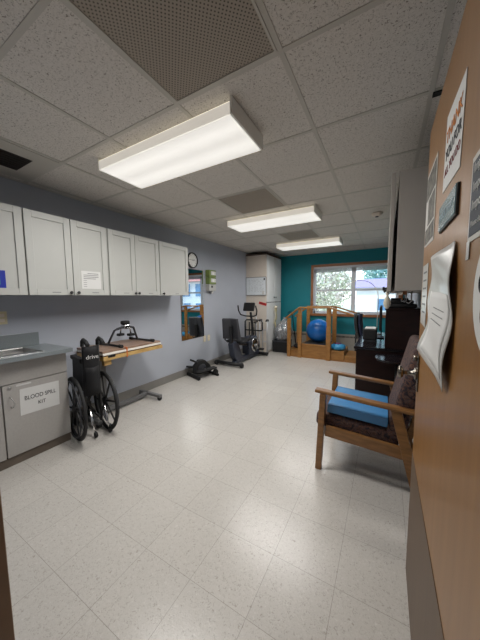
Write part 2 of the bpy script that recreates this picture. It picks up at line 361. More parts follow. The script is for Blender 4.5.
# the hall behind the doorway
h = MB(); h.box(-2.0, -1.9, -2.2, NY-.12, 0, CZ); h.box(2.1, 2.2, -2.2, NY-.12, 0, CZ); h.box(-2.0, 2.2, -2.3, -2.2, 0, CZ)
struct('wall_hall', h, 'hall')
t = thing('hall_fill_light', 'added unseen fill light on the hall ceiling behind the viewer', 'ceiling light', (0, -1.2, CZ))  # unseen lamp, housing included, added to brighten the hall and door frame
MB().box(-.6, .6, -1.4, -1.0, CZ-.06, CZ-.001).build('housing', 'fixture', t, bevel=.004)
ld = bpy.data.lights.new('hall_fill', 'AREA'); ld.shape = 'RECTANGLE'; ld.size = 1.1; ld.size_y = .36; ld.energy = 9; ld.color = (1, .975, .94)
lo = bpy.data.objects.new('hall_fill', ld); COL.objects.link(lo); lo.parent = t; lo.location = (0, 0, -.065)
# rubber cove baseboards
struct('baseboard_left', MB().box(LX, LX+.012, 1.22, 5.5, 0, .115), 'cove', bevel=.004)
struct('baseboard_right', MB().box(RX-.012, RX, 1.5, EY, 0, .115), 'cove', bevel=.004)
# ceiling grid
g = MB(); GX, GY, G = -.441, 1.148, .6096
for i in range(-5, 3):
    x = GX+i*G
    if LX < x < 1: g.box(x-.012, x+.012, NY, EY, CZ-.004, CZ+.001)
for j in range(-1, 10):
    y = GY+j*G
    if NY < y < EY: g.box(LX, RX, y-.012, y+.012, CZ-.0035, CZ+.001)
g.box(LX, LX+.02, NY, EY, CZ-.005, CZ+.001); g.box(RX-.02, RX, NY, EY, CZ-.005, CZ+.001); g.box(LX, RX, EY-.02, EY, CZ-.005, CZ+.001)
struct('trim_2', g, 'tbar')

# ---- window
wf = struct('window_1', (lambda m: (m.box(WX0-.06, WX0, EY-.018, EY+.0, WZ0-.06, WZ1+.06), m.box(WX1, WX1+.06, EY-.018, EY, WZ0-.06, WZ1+.06), m.box(WX0, WX1, EY-.018, EY, WZ1, WZ1+.06), m.box(WX0-.07, WX1+.07, EY-.05, EY+.0, WZ0-.055, WZ0), m)[-1])(MB()), 'trimwood', bevel=.003)
fr = MB(); y0, y1 = EY+.06, EY+.12
fr.box(WX0, WX0+.05, y0, y1, WZ0, WZ1); fr.box(WX1-.05, WX1, y0, y1, WZ0, WZ1); fr.box(WX0, WX1, y0, y1, WZ0, WZ0+.06); fr.box(WX0, WX1, y0, y1, WZ1-.05, WZ1)
XM = -.68; fr.box(XM-.045, XM+.045, y0-.005, y1, WZ0, WZ1)
fr.box(WX0, WX1, y0+.005, y1, 1.48, 1.525)
fr.box(WX0, WX0+.012, EY, y0, WZ0, WZ1); fr.box(WX1-.012, WX1, EY, y0, WZ0, WZ1); fr.box(WX0, WX1, EY, y0, WZ0, WZ0+.012); fr.box(WX0, WX1, EY, y0, WZ1-.012, WZ1)
fr.build('window_frame', 'vinylwhite', wf, bevel=.002)
for a, b in ((WX0+.05, XM-.045), (XM+.045, WX1-.05)):
    for c, d in ((WZ0+.06, 1.48), (1.525, WZ1-.05)):
        MB().box(a, b, EY+.088, EY+.092, c, d).build('window_pane', 'glass', wf)
bl = thing('window_blind', 'raised grey slatted blind bunched at the top of the window', 'blind', (-.68, EY+.03, 1.95))
sl = MB()
for k in range(9): sl.box(WX0+.02, WX1-.02, EY+.008, EY+.05, 1.945+k*.010, 1.950+k*.010)
sl.build('slats', 'blind', bl); MB().box(WX0+.015, WX1-.015, EY+.005, EY+.055, 2.035, 2.068).build('head_rail', 'vinylwhite', bl, bevel=.003)
for x in (-1.4, -.92, -.42, 0.05): MB().cyl((x, EY+.006, 2.03), (x, EY+.006, 1.935), .004, 8).build('cord', 'vinylwhite', bl)

# ------------------------------------------------------------------ ceiling fixtures
lamp_labels = ['largest and nearest of the three fluorescent ceiling lights', 'middle fluorescent ceiling light, between the nearest and the farthest one', 'farthest and smallest fluorescent ceiling light, nearest the teal wall']
for k, y0 in enumerate((1.24, 3.07, 4.90)):
    x0, x1, y1 = -1.96, -.75, y0+.40
    t = thing('ceiling_light', lamp_labels[k], 'ceiling light', ((x0+x1)/2, (y0+y1)/2, CZ), 'fluorescent ceiling lights')
    MB().box(x0+.01, x1-.01, y0+.04, y1-.04, CZ-.035, CZ).build('housing', 'fixture', t, bevel=.004)
    for a, b in ((x0, x0+.014), (x1-.014, x1)): MB().box(a, b, y0, y1, 2.328, CZ-.006).build('end_cap', 'fixture', t, bevel=.002)
    rl = MB(); rl.box(x0+.014, x1-.014, y0, y0+.008, 2.332, CZ-.03); rl.box(x0+.014, x1-.014, y1-.008, y1, 2.332, CZ-.03); rl.box(x0+.014, x1-.014, y0, y1, CZ-.034, CZ-.03)
    rl.build('side_lens', 'sidelens', t, bevel=.001)
    MB().box(x0+.014, x1-.014, y0+.009, y1-.009, 2.330, 2.338).build('diffuser', 'diff', t)
    ld = bpy.data.lights.new('fluorescent_tubes', 'AREA'); ld.shape = 'RECTANGLE'; ld.size = x1-x0-.04; ld.size_y = .36; ld.energy = LAMP_W*(1.18, 1.0, .8)[k]; ld.color = (1, .975, .94); ld.spread = math.radians(172)
    lo = bpy.data.objects.new('fluorescent_tubes', ld); COL.objects.link(lo); lo.parent = t; lo.location = (0, 0, 2.326-CZ)

def grille(x0, x1, y0, y1, label):
    t = thing('return_vent', label, 'vent', ((x0+x1)/2, (y0+y1)/2, CZ), 'perforated ceiling vents')
    MB().box(x0+.016, x1-.016, y0+.016, y1-.016, CZ-.004, CZ-.001).build('perforated_panel', 'perf', t)
    fr = MB()
    for a in ((x0+.006, x0+.016, y0+.006, y1-.006), (x1-.016, x1-.006, y0+.006, y1-.006), (x0+.016, x1-.016, y0+.006, y0+.016), (x0+.016, x1-.016, y1-.016, y1-.006)): fr.box(*a, CZ-.008, CZ-.002)
    fr.build('vent_frame', 'tbar', t)
xg = lambda i: GX+i*G
yg = lambda j: GY+j*G
grille(xg(-1)+.006-.0, xg(0)-.006, yg(-1)+.006, yg(0)-.006, 'large dark perforated ceiling vent nearest the viewer')
grille(xg(-2)+.006, xg(-1)-.006, yg(2)+.006, yg(3)-.006, 'perforated ceiling vent between the nearest and middle lights')
grille(xg(-2)+.006, xg(-1)-.006, yg(5)+.006, yg(6)-.006, 'small far perforated ceiling vent between the middle and farthest lights')
t = thing('slot_diffuser', 'dark slotted air vent in the ceiling above the left wall cabinets', 'vent', (-2.6, .78, CZ))
MB().box(-2.88, -2.29, .55, 1.135, CZ-.005, CZ-.0005).build('vent_plate', 'tbar', t, bevel=.001)
vs = MB()
for k in range(7): vs.bar((-2.70+k*.04, .6, CZ-.008), (-2.70+k*.04, 1.0, CZ-.008), .033, .003, (0.5, 0, 1))
vs.build('slats', 'darkslat', t)
MB().box(-2.72, -2.43, .58, 1.01, CZ-.0065, CZ-.0052).build('vent_shade_sheet', 'darkslat', t)  # flat dark sheet in place of the shade inside the vent
t = thing('smoke_detector', 'round white smoke detector on the ceiling near the right cabinets', 'smoke detector', (-.14, 3.85, CZ))
MB().lathe((-.14, 3.85, CZ), (0, 0, -1), [(.065, 0), (.066, .012), (.055, .03), (.035, .042), (.0, .044)]).build('cover', 'cream', t)
MB().lathe((-.14, 3.85, CZ-.04), (0, 0, -1), [(.02, 0), (.02, .01), (.0, .012)]).build('sensor_vent', 'greyplas', t)
t = tag(MB().box(.175, .215, 1.76, 1.80, CZ-.012, CZ-.0045).build('ceiling_sensor', 'black', origin=(.195, 1.78, CZ-.005), bevel=.003), 'tiny dark square sensor on the ceiling beside the open door', 'sensor')

# ------------------------------------------------------------------ left wall cabinets
FX = -2.60
def shaker(t, ya, yb, za, zb, x, th=.02, face=1, name='cabinet_door', m='cabwhite'):
    """door in the YZ plane, front face at x, facing +X (face=1) or -X"""
    xb = x-th*face; s = .055; d = MB()
    def bx(a, b, c, e, x0, x1): d.box(min(x0, x1), max(x0, x1), a, b, c, e)
    bx(ya, ya+s, za, zb, x, xb); bx(yb-s, yb, za, zb, x, xb); bx(ya+s, yb-s, za, za+s, x, xb); bx(ya+s, yb-s, zb-s, zb, x, xb)
    bx(ya+s, yb-s, za+s, zb-s, x-.009*face, xb)
    return d.build(name, m, t, bevel=.0015, seg=1)
def knob(parent, p, ax=(1, 0, 0)):
    MB().lathe(p, ax, [(.007, 0), (.006, .012), (.013, .016), (.015, .022), (.012, .028), (.001, .030)], 16).build('knob', 'blackmet', parent)
ZB, ZT = 1.378, 2.092
units = [((.27, .977), [(.28, .62), (.626, .974)], [('r', .585), ('l', .66)], 'white wall cabinet at the left edge carrying a blue sign'),
         ((.98, 1.70), [(.985, 1.338), (1.344, 1.695)], [('r', 1.308), ('l', 1.374)], 'white two-door wall cabinet with a small paper notice on its door'),
         ((1.71, 2.42), [(1.716, 2.046), (2.052, 2.415)], [('r', 2.026), ('l', 2.075)], 'white two-door wall cabinet without a notice, above the table with the pedal exerciser'),
         ((2.425, 2.985), [(2.43, 2.982)], [('l', 2.47)], 'white single-door wall cabinet at the mirror end of the row')]
CABDOOR = {}
for k, ((a, b), ds, ks, lab) in enumerate(units):
    t = thing('wall_cabinet', lab, 'cabinet', (LX, a, ZB), 'white wall cabinets on the left wall')
    bd = MB(); bd.box(LX, FX-.022, a, b, ZB+.006, ZT); bd.build('cabinet_body', 'cabwhite', t, bevel=.001, seg=1)
    for (c, d), (s, ky) in zip(ds, ks):
        dr = shaker(t, c, d, ZB+.002, ZT-.002, FX); CABDOOR[(k, round(c, 2))] = dr
        knob(dr, (FX, ky, 1.405))
        if k: MB().box(FX, FX+.0008, (c+d)/2-.035+.03, (c+d)/2+.035+.03, 1.402, 1.409).build('name_strip', 'greyink', dr)
n = thing('paper_notice', 'small white printed notice taped to a white wall cabinet door', 'paper', (FX, 1.52, 1.44))
MB().box(FX-.0085, FX-.0073, 1.42, 1.615, 1.445, 1.62).build('sheet', 'paper', n)
for q, (s, z) in enumerate((('NOTICE', 1.598), ('PLEASE KEEP THIS', 1.575), ('CABINET CLOSED', 1.557), ('WHEN NOT IN USE', 1.538))): pass
lt = MB()
for q in range(4):
    lt.box(FX-.0072, FX-.0068, 1.44+(0.04 if q == 0 else 0), 1.592-(.0 if q < 3 else .03), 1.597-q*.017-.003, 1.597-q*.017+.003)
for q in range(4): lt.box(FX-.0072, FX-.0068, 1.438, 1.47, 1.527-q*.02-.002, 1.527-q*.02+.002)
lt.build('printed_lines', 'greyink', n)
n = thing('blue_sign', 'blue and green sign stuck on the leftmost white cabinet door', 'sign', (FX, .78, 1.43))
MB().box(FX-.0085, FX-.0072, .70, .84, 1.435, 1.572).build('sheet', 'bluesign', n); MB().box(FX-.0071, FX-.0066, .72, .805, 1.462, 1.538).build('picture', 'greenprint', n)

# ------------------------------------------------------------------ base cabinet, counter, sink
BX = -2.56
t = thing('base_cabinet', 'grey laminate base cabinet with a white paper sign on its door', 'cabinet', (BX, .73, 0))
bb = MB(); bb.box(LX+.022, BX-.02, .27, 1.205, .08, .865); bb.build('cabinet_body', 'laminate', t, bevel=.001)
MB().box(LX+.022, BX-.03, .27, 1.20, 0, .08).build('toe_kick', 'toe', t)
MB().box(BX-.03, BX-.012, .27, 1.21, 0, .078).build('baseboard_strip', 'toe', t, bevel=.003)
MB().box(BX-.02, BX, .27, 1.21, .675, .865).build('false_drawer_front', 'laminate', t, bevel=.002)
MB().box(BX-.02, BX, .27, .733, .08, .668).build('cabinet_door', 'laminate', t, bevel=.002)
d2 = MB().box(BX-.02, BX, .743, 1.21, .08, .668).build('cabinet_door', 'laminate', t, bevel=.002)
MB().tube([(BX, .785, .57), (BX+.018, .782, .575), (BX+.03, .787, .56), (BX+.032, .80, .53), (BX+.03, .80, .50), (BX+.018, .792, .484), (BX, .79, .486)], .0035, 8).build('wire_handle', 'steel', d2)
MB().lathe((BX, .787, .643), (1, 0, 0), [(.011, 0), (.011, .006), (.001, .008)], 16).build('lock', 'steel', d2)
MB().box(BX, BX+.001, .83, .93, .643, .656).build('label_strip', 'paper', d2)
n = thing('paper_sign', 'white hand-lettered BLOOD SPILL KIT paper taped to the grey cabinet door', 'sign', (BX, .98, .39))
rot = Matrix.Translation((BX+.0015, .988, .50)) @ Matrix.Rotation(math.radians(-1.5), 4, 'X')
MB().box(-.0006, .0006, -.143, .143, -.11, .11, rot).build('sheet', 'paper', n)
text('BLOOD SPILL', .05, (BX+.0022, .99, .525), (0, 1, -.02), (0, .02, 1), n, 'ink', sx=.78)
text('KIT', .045, (BX+.0022, .995, .462), (0, 1, -.02), (0, .02, 1), n, 'ink', sx=.85)
t = thing('countertop', 'blue-grey laminate countertop with backsplash over the base cabinet', 'countertop', (-2.7, .74, .865))
SX0, SX1, SY0, SY1 = -2.92, -2.535, .45, 1.02
ct = MB(); ct.box(LX, SX0, .25, 1.225, .865, .90); ct.box(SX1, -2.465, .25, 1.225, .865, .90); ct.box(SX0, SX1, SY1, 1.225, .865, .90); ct.box(SX0, SX1, .25, SY0, .865, .90)
ct.build('worktop', 'counter', t)
MB().box(LX, LX+.02, .25, 1.165, .90, 1.025).build('backsplash', 'counter', t, bevel=.003)
t = thing('sink', 'stainless steel sink let into the blue-grey countertop', 'sink', (-2.7, .72, .90))
s = MB(); r_ = .018
s.box(SX0-.012, SX1+.012, SY0-.012, SY0+r_, .899, .904); s.box(SX0-.012, SX1+.012, SY1-r_, SY1+.012, .899, .904); s.box(SX0-.012, SX0+.05, SY0, SY1, .899, .904); s.box(-2.597, SX1+.012, SY0, SY1, .899, .904)
s.build('rim', 'steel', t, bevel=.002)
s = MB(); a, b, c, d = SX0+.05, -2.60, SY0+r_, SY1-r_
s.box(a, b, c, d, .742, .746); s.box(a-.003, a, c, d, .742, .9); s.box(b, b+.003, c, d, .742, .9); s.box(a, b, c-.003, c, .742, .9); s.box(a, b, d, d+.003, .742, .9)
s.build('basin', 'steel', t)
t = thing('faucet', 'dark faucet standing behind the sink at the left edge', 'faucet', (-2.84, .78, .904))
MB().lathe((-2.84, .78, .904), (0, 0, 1), [(.024, 0), (.022, .012), (.014, .02), (.013, .05)]).build('faucet_base', 'blackmet', t)
MB().tube([(-2.84, .78, .95), (-2.84, .77, 1.0), (-2.82, .74, 1.03), (-2.76, .70, 1.03), (-2.73, .68, 1.0)], .011).build('spout', 'steel', t)
def outlet(y, z, lab, x=LX, two=False):
    t = thing('wall_outlet', lab, 'outlet', (x, y, z))
    for k in range(2 if two else 1):
        yy = y+k*.13
        MB().box(x, x+.006, yy-.036, yy+.036, z-.058, z+.058).build('cover_plate', 'switch', t, bevel=.002)
        q = MB(); q.box(x+.006, x+.008, yy-.017, yy+.017, z+.008, z+.036); q.box(x+.006, x+.008, yy-.017, yy+.017, z-.036, z-.008); q.build('socket', 'cream', t, bevel=.002)
outlet(.905, 1.18, 'ivory outlet plate on the wall above the countertop backsplash')
outlet(3.82, .565, 'pair of ivory outlet plates low on the wall beside the mirror', two=True)

# ------------------------------------------------------------------ mirror, clock, glove boxes
t = thing('wall_mirror', 'tall frameless mirror on the left wall beyond the cabinets', 'mirror', (LX, 3.5, .62))
mr = MB().box(LX+.004, LX+.010, 3.20, 3.80, .622, 1.84).build('mirror_glass', 'mirror', t)
MB().box(LX, LX+.004, 3.195, 3.805, .617, 1.845).build('mirror_backing', 'brownbox', t)
t = thing('wall_clock', 'round black-rimmed wall clock with a white face above the mirror', 'clock', (LX, 3.5, 2.0))
cc = Vector((LX, 3.50, 1.995))
MB().lathe(cc, (1, 0, 0), [(.135, 0), (.135, .03), (.128, .04), (.118, .036), (.116, .018)], 40).build('rim', 'blackmet', t)
MB().lathe(cc+Vector((.018, 0, 0)), (1, 0, 0), [(.117, 0), (.117, .002)], 40).build('clock_face', 'clockface', t)
for k in range(12):
    a = k*PI/6; MB().bar(cc+Vector((.0212, .088*math.sin(a), .088*math.cos(a))), cc+Vector((.0212, .104*math.sin(a), .104*math.cos(a))), .006, .001, (1, 0, 0)).build('hour_mark', 'ink', t)
MB().bar(cc+Vector((.024, -.01, 0)), cc+Vector((.024, .062, .012)), .008, .001, (1, 0, 0)).build('hour_hand', 'ink', t)
MB().bar(cc+Vector((.026, .01, 0)), cc+Vector((.026, -.085, .01)), .005, .001, (1, 0, 0)).build('minute_hand', 'ink', t)
for k, z in enumerate((1.735, 1.60)):
    t = thing('glove_box', ('upper' if k == 0 else 'lower')+' of two stacked green and white glove cartons on the wall beside the mirror', 'box', (LX, 4.03, z), 'glove cartons on the left wall')
    MB().box(LX+.005, LX+.10, 3.88, 4.09, z, z+.128).build('carton', 'green', t, bevel=.002)
    MB().box(LX+.1, LX+.1012, 3.93, 4.08, z+.035, z+.105).build('white_panel', 'paper', t)
    MB().lathe((LX+.1012, 4.0, z+.07), (1, 0, 0), [(.03, 0), (.03, .0008)]).build('dispensing_slot', 'clockface', t)
t = thing('soap_dispenser', 'pale grey dispenser on the wall under the green glove cartons', 'dispenser', (LX, 4.05, 1.46))
MB().box(LX, LX+.095, 3.88, 4.09, 1.47, 1.595).build('dispenser_body', 'cabwhite', t, bevel=.008); MB().lathe((LX+.05, 4.02, 1.47), (0, 0, -1), [(.03, 0), (.022, .03), (.02, .045)]).build('nozzle', 'paper', t)
MB().box(LX+.095, LX+.097, 3.93, 3.99, 1.53, 1.57).build('level_window', 'greyplas', t)

# ------------------------------------------------------------------ wheelchair (folded, facing the left wall)
WC = Matrix.Translation((-2.505, 1.338, 0)) @ Matrix.Rotation(math.radians(-12), 4, 'Z')
t = thing('wheelchair', 'folded black wheelchair standing between the grey base cabinet and the overbed table', 'wheelchair', tuple(WC.translation))
def W(x, y, z): return WC @ Vector((x, y, z))
Wa = (WC.to_3x3() @ Vector((0, 1, 0)))
for s in (-1, 1):
    c = W(0, -.098 if s < 0 else .170, .305)
    wh = MB().tube([c+(WC.to_3x3() @ Vector((math.cos(a), 0, math.sin(a))))*.290 for a in [2*PI*k/40 for k in range(40)]], .015, 8, closed=True).build('rear_wheel', 'rubber', t)
    sp = MB()
    sp.tube([c+(WC.to_3x3() @ Vector((math.cos(a), 0, math.sin(a))))*.268 for a in [2*PI*k/36 for k in range(36)]], .010, 6, closed=True)
    for k in range(8):
        a = k*PI/4+.2; d = WC.to_3x3() @ Vector((math.cos(a), 0, math.sin(a))); sp.bar(c+d*.03, c+d*.27, .022, .010, Wa, w2=.012)
    sp.lathe(c-Wa*.02, Wa, [(.034, 0), (.036, .01), (.036, .03), (.03, .04)], 16); sp.build('mag_spokes', 'black', wh)
    MB().tube([c+Wa*s*.028+(WC.to_3x3() @ Vector((math.cos(a), 0, math.sin(a))))*.262 for a in [2*PI*k/36 for k in range(36)]], .007, 6, closed=True).build('hand_rim', 'greyplas', wh)
    f = MB(); y = .045+s*.066
    f.tube([W(.05, y, .15), W(.04, y, .50), W(.06, y, .93)], .0115)
    f.tube([W(.05, y, .15), W(-.27, y, .15), W(-.31, y, .30)], .011); f.tube([W(.04, y, .47), W(-.27, y, .47), W(-.31, y, .40), W(-.31, y, .2)], .011)
    f.tube([W(.04, y, .73), W(-.25, y, .73), W(-.28, y, .47)], .011)
    f.build('side_frame', 'blackmet', t)
    MB().bar(W(.03, y, .755), W(-.27, y, .755), .05, .04).build('armrest', 'black', t, bevel=.008)
    MB().tube([W(.05, y, .90), W(.055, y, .945), W(.09, y, .965), W(.15, y, .955), W(.20, y, .925)], .018, 12).build('push_handle', 'rubber', t)
    MB().tube([W(.05, y+.03, .28), W(.08, y+.04, .12), W(.11, y+.05, .045)], .011).build('anti_tip_bar', 'chrome', t)
    MB().lathe(W(.118, y+.038, .034), Wa, [(.026, 0), (.027, .006), (.027, .02), (.024, .024)], 16).build('anti_tip_wheel', 'rubber', t)
    cw = MB().lathe(W(-.32, y-.015, .085), Wa, [(.07, 0), (.084, .006), (.084, .026), (.07, .03)], 24).build('front_caster', 'rubber', t)
    MB().bar(W(-.31, y, .22), W(-.32, y, .10), .045, .02).build('caster_fork', 'blackmet', cw)
    MB().box(-.26, .03, -.006, .006, .46, .74, WC @ Matrix.Translation((0, y*1.0, 0))).build('side_guard', 'black', t)
bk = MB(); nb = 10
bk.grid(lambda u, v: W(.058+.02*(v)+.035*math.sin(PI*u)*(1-.3*v), -.031+.132*u, .42+.48*v), nb, 8)
bkr = bk.build('back_upholstery', 'blackfab', t, solid=.012)
pk = MB().grid(lambda u, v: W(.085+.045*math.sin(PI*u), -.023+.116*u, .44+.26*v), 10, 5).build('back_pocket', 'blackfab', t, solid=.006)
MB().box(-.26, .02, -.005, .075, .42, .52, WC).build('folded_seat', 'blackfab', t, bevel=.02)
MB().bar(W(-.1, -.031, .17), W(-.1, .101, .42), .02, .02).bar(W(-.1, .101, .17), W(-.1, -.031, .42), .02, .02).build('cross_brace', 'blackmet', t)
text('drive', .054, W(.126, .035, .80), WC.to_3x3() @ Vector((0, 1, 0)), (0, 0, 1), bkr, 'paper', lift=.001)

# ------------------------------------------------------------------ overbed table + pedal exerciser
t = thing('overbed_table', 'rolling overbed table with a brown wooden top and yellow wood edge against the left wall', 'table', (-2.66, 1.9, 0))
X0, X1, Y0, Y1 = -2.92, -2.45, 1.49, 2.25
MB().box(X0, X1, Y0, Y1, .79, .812).build('tabletop', 'woodtop', t, bevel=.003)
MB().box(X0+.0, X1+.012, Y0, Y1-.0, .768, .789).build('white_underlay', 'foam', t, bevel=.003)
MB().box(X0, X1+.004, Y0, Y1+.004, .757, .767).build('dark_layer', 'brownbox', t)
MB().box(X1-.022, X1+.014, Y0, Y1+.02, .715, .756).build('front_rail', 'pine', t, bevel=.002)
MB().box(X0, X1-.022, Y0, Y0+.03, .715, .756).build('end_rail', 'pine', t, bevel=.002)
MB().box(X0, X1-.022, Y1-.01, Y1+.02, .715, .756).build('end_rail', 'pine', t, bevel=.002)
MB().box(X1-.05, X1-.01, Y0+.02, Y0+.10, .66, .714).build('corner_block', 'pine', t, bevel=.002)
MB().box(-2.82, -2.74, 1.62, 1.70, .075, .79).build('column', 'steelgrey', t, bevel=.005)
MB().box(X1-.05, X1+.02, Y0+.05, Y0+.13, .742, .764).build('clamp_lever', 'blackmet', t, bevel=.004)
b = MB(); b.box(-2.80, -2.75, 1.45, 2.30, .035, .075); b.build('base_beam', 'steelgrey', t, bevel=.004)
for y in (1.47, 2.29):
    b = MB().box(-2.92, -2.52, y-.025, y+.025, .04, .075).build('foot_bar', 'steelgrey', t, bevel=.006)
    for x in (-2.90, -2.545):
        MB().lathe((x, y-.02, .028), (0, 1, 0), [(.022, 0), (.028, .004), (.028, .036), (.022, .04)], 18).build('caster', 'rubber', t)
MB().box(X0-.0, X1+.017, 1.755, 1.767, .708, .815).build('orange_strap', 'strap', t)
t = thing('pedal_exerciser', 'black folding pedal exerciser standing on the brown overbed table', 'pedal exerciser', (-2.67, 1.93, .812))
zt = .812
for y in (1.71, 2.14):
    MB().cyl((-2.86, y, zt+.016), (-2.46, y, zt+.016), .012, 12).build('floor_bar', 'blackmet', t)
    for x in (-2.87, -2.475): MB().cyl((x-.02, y, zt+.018), (x+.03, y, zt+.018), .018, 14).build('end_cap', 'rubber', t)
for s, y in ((-1, 1.73), (1, 2.12)):
    MB().tube([(-2.68, 1.93+s*.11, .99), (-2.70, 1.93+s*.13, .975), (-2.72, y, zt+.02)], .012, 10).build('leg', 'greyplas', t)
MB().tube([(-2.68, 1.82, .99), (-2.68, 1.88, 1.005), (-2.68, 1.98, 1.005), (-2.68, 2.04, .99)], .014).build('cross_tube', 'greyplas', t)
MB().box(-2.715, -2.645, 1.895, 1.965, .985, 1.035).build('crank_housing', 'chrome', t, bevel=.008)
MB().lathe((-2.68, 1.93, 1.035), (0, 0, 1), [(.035, 0), (.050, .006), (.052, .035), (.042, .045), (.001, .047)], 20).build('tension_knob', 'black', t)
for s in (-1, 1):
    MB().tube([(-2.68+s*.03, 1.93, 1.0), (-2.68+s*.05, 1.93+s*.025, .995), (-2.68+s*.055, 1.93+s*.03, .93)], .008).build('crank', 'chrome', t)
    MB().box(-2.68+s*.055-.03, -2.68+s*.055+.03, 1.93+s*.03-.035, 1.93+s*.03+.035, .90, .93).build('pedal', 'black', t, bevel=.006)

# ------------------------------------------------------------------ under-desk elliptical
t = thing('mini_elliptical', 'low black under-desk elliptical machine on the floor below the mirror', 'exercise machine', (-2.7, 3.4, 0))
P0 = Vector((-2.72, 3.40, 0)); ea = Vector((.35, .94, 0)).normalized(); es = Vector((.94, -.35, 0)).normalized()
def E_(a, b, z): return P0+ea*a+es*b+Vector((0, 0, z))
prof = [(-.16, .06), (-.15, .20), (-.06, .29), (.05, .275), (.15, .18), (.2, .07), (.12, .045), (-.1, .045)]
MB().prism([E_(a, -.045, z) for a, z in prof], es*.09).build('housing', 'black', t, bevel=.015, seg=3)
for s in (-1, 1):
    MB().lathe(E_(-.02, s*.05-(.0 if s > 0 else .012), .14), es, [(.075, 0), (.078, .004), (.07, .012)], 26).build('crank_disc', 'greyplas', t)
    MB().bar(E_(-.16 if s > 0 else -.2, s*.13, .16 if s < 0 else .12), E_(.2 if s > 0 else .16, s*.13, .09 if s < 0 else .14), .11, .03).build('foot_plate', 'rubber', t, bevel=.01)
    MB().bar(E_(-.02, s*.05, .14), E_(0, s*.13, .14), .02, .02).build('crank_arm', 'steel', t)
    MB().cyl(E_(.2, s*.13-.015, .055), E_(.2, s*.13+.015, .055), .05, 18).build('roller', 'black', t)
MB().bar(E_(-.17, -.21, .025), E_(-.17, .21, .025), .045, .05).build('rear_stabilizer', 'black', t, bevel=.01)
MB().bar(E_(.2, -.21, .02), E_(.2, .21, .02), .045, .04).build('front_stabilizer', 'black', t, bevel=.01)
MB().tube([E_(-.10, -.03, .25), E_(-.19, -.03, .30), E_(-.19, .03, .30), E_(-.10, .03, .25)], .016).build('carry_handle', 'rubber', t)

# ------------------------------------------------------------------ recumbent bike
t = thing('recumbent_bike', 'dark recumbent exercise bike standing by the left wall', 'exercise bike', (-2.62, 4.6, 0))
bx = -2.54
MB().tube([(-2.93+.03, 4.12, .06), (-2.33, 4.12, .06)], .032, 14).build('rear_stabilizer', 'black', t)
for x in (-2.91, -2.33): MB().lathe((x-.03, 4.12, .05), (1, 0, 0), [(.04, 0), (.05, .01), (.05, .05), (.04, .06)], 18).build('transport_wheel', 'rubber', t)
MB().prism([(bx-.05, 4.12, .04), (bx-.05, 4.22, .12), (bx-.05, 4.9, .14), (bx-.05, 5.25, .10), (bx-.05, 5.25, .04)], (.10, 0, 0)).build('frame_rail', 'bikeblue', t, bevel=.012)
MB().prism([(bx-.06, 4.05, .47), (bx-.06, 4.18, .50), (bx-.06, 4.30, .42), (bx-.06, 4.42, .17), (bx-.06, 4.62, .10), (bx-.06, 4.22, .09), (bx-.06, 4.12, .2)], (.12, 0, 0)).build('seat_post_shroud', 'bikeblue', t, bevel=.02, seg=3)
MB().bar((bx, 4.15, .45), (bx, 4.85, .32), .09, .05).build('seat_rail', 'blackmet', t, bevel=.01)
sb = MB().grid(lambda u, v: Vector((bx-.2*(1-.14*v)+.40*(1-.14*v)*u, 4.17-.07*v+.03*math.cos(2*PI*(u-.5)), .55+.40*v)), 8, 6).build('backrest', 'greyplas', t, solid=.055, bevel=.01)
MB().prism([(bx-.035, 4.12, .44), (bx-.035, 4.09, .80), (bx-.035, 4.06, .80), (bx-.035, 4.06, .44)], (.07, 0, 0)).build('backrest_support', 'blackmet', t, bevel=.01)
MB().prism([(bx-.2, 4.20, .50), (bx-.2, 4.58, .52), (bx-.2, 4.60, .47), (bx-.2, 4.20, .45)], (.4, 0, 0)).build('seat', 'blackfab', t, bevel=.025, seg=3)
for s in (-1, 1): MB().tube([(bx+s*.14, 4.2, .46), (bx+s*.25, 4.25, .5), (bx+s*.26, 4.38, .58), (bx+s*.26, 4.48, .62)], .014).build('side_grip', 'rubber', t)
MB().prism([(bx-.09, 4.68, .14), (bx-.09, 4.66, .40), (bx-.09, 4.80, .50), (bx-.09, 5.02, .50), (bx-.09, 5.18, .34), (bx-.09, 5.16, .12)], (.18, 0, 0)).build('drive_housing', 'bikeblue', t, bevel=.02, seg=3)
for s in (-1, 1):
    MB().lathe((bx+s*.092, 4.93, .32), (s, 0, 0), [(.16, 0), (.16, .008), (.13, .014), (.125, .006)], 30).build('crank_trim_ring', 'chrome' if s > 0 else 'greyplas', t)
    MB().bar((bx+s*.12, 4.93, .32), (bx+s*.13, 4.93+s*.12, .32-s*.12), .03, .018).build('crank_arm', 'steel', t)
    MB().box(bx+s*.19-.05, bx+s*.19+.05, 4.93+s*.12-.045, 4.93+s*.12+.045, .32-s*.12-.018, .32-s*.12+.018).build('pedal', 'black', t, bevel=.008)
MB().tube([(bx, 5.0, .48), (bx, 4.98, .75), (bx, 4.90, 1.02)], .032, 14, r1=.024).build('console_mast', 'black', t)
cn = MB().bar((bx-.13, 4.83, 1.14), (bx+.13, 4.83, 1.14), .04, .19, (0, .35, 1)).build('console', 'black', t, bevel=.015)
MB().bar((bx-.06, 4.806, 1.125), (bx+.06, 4.806, 1.125), .004, .07, (0, .35, 1)).build('display', 'lcd', cn)
MB().tube([(bx-.21, 4.72, 1.17), (bx-.22, 4.76, 1.06), (bx-.19, 4.80, .97), (bx-.1, 4.86, .94), (bx, 4.88, .935), (bx+.1, 4.86, .94), (bx+.19, 4.80, .97), (bx+.22, 4.76, 1.06), (bx+.21, 4.72, 1.17)], .015, 10).build('handlebar', 'rubber', t)
MB().box(bx-.26, bx+.26, 5.20, 5.27, .02, .09).build('front_stabilizer', 'black', t, bevel=.02)

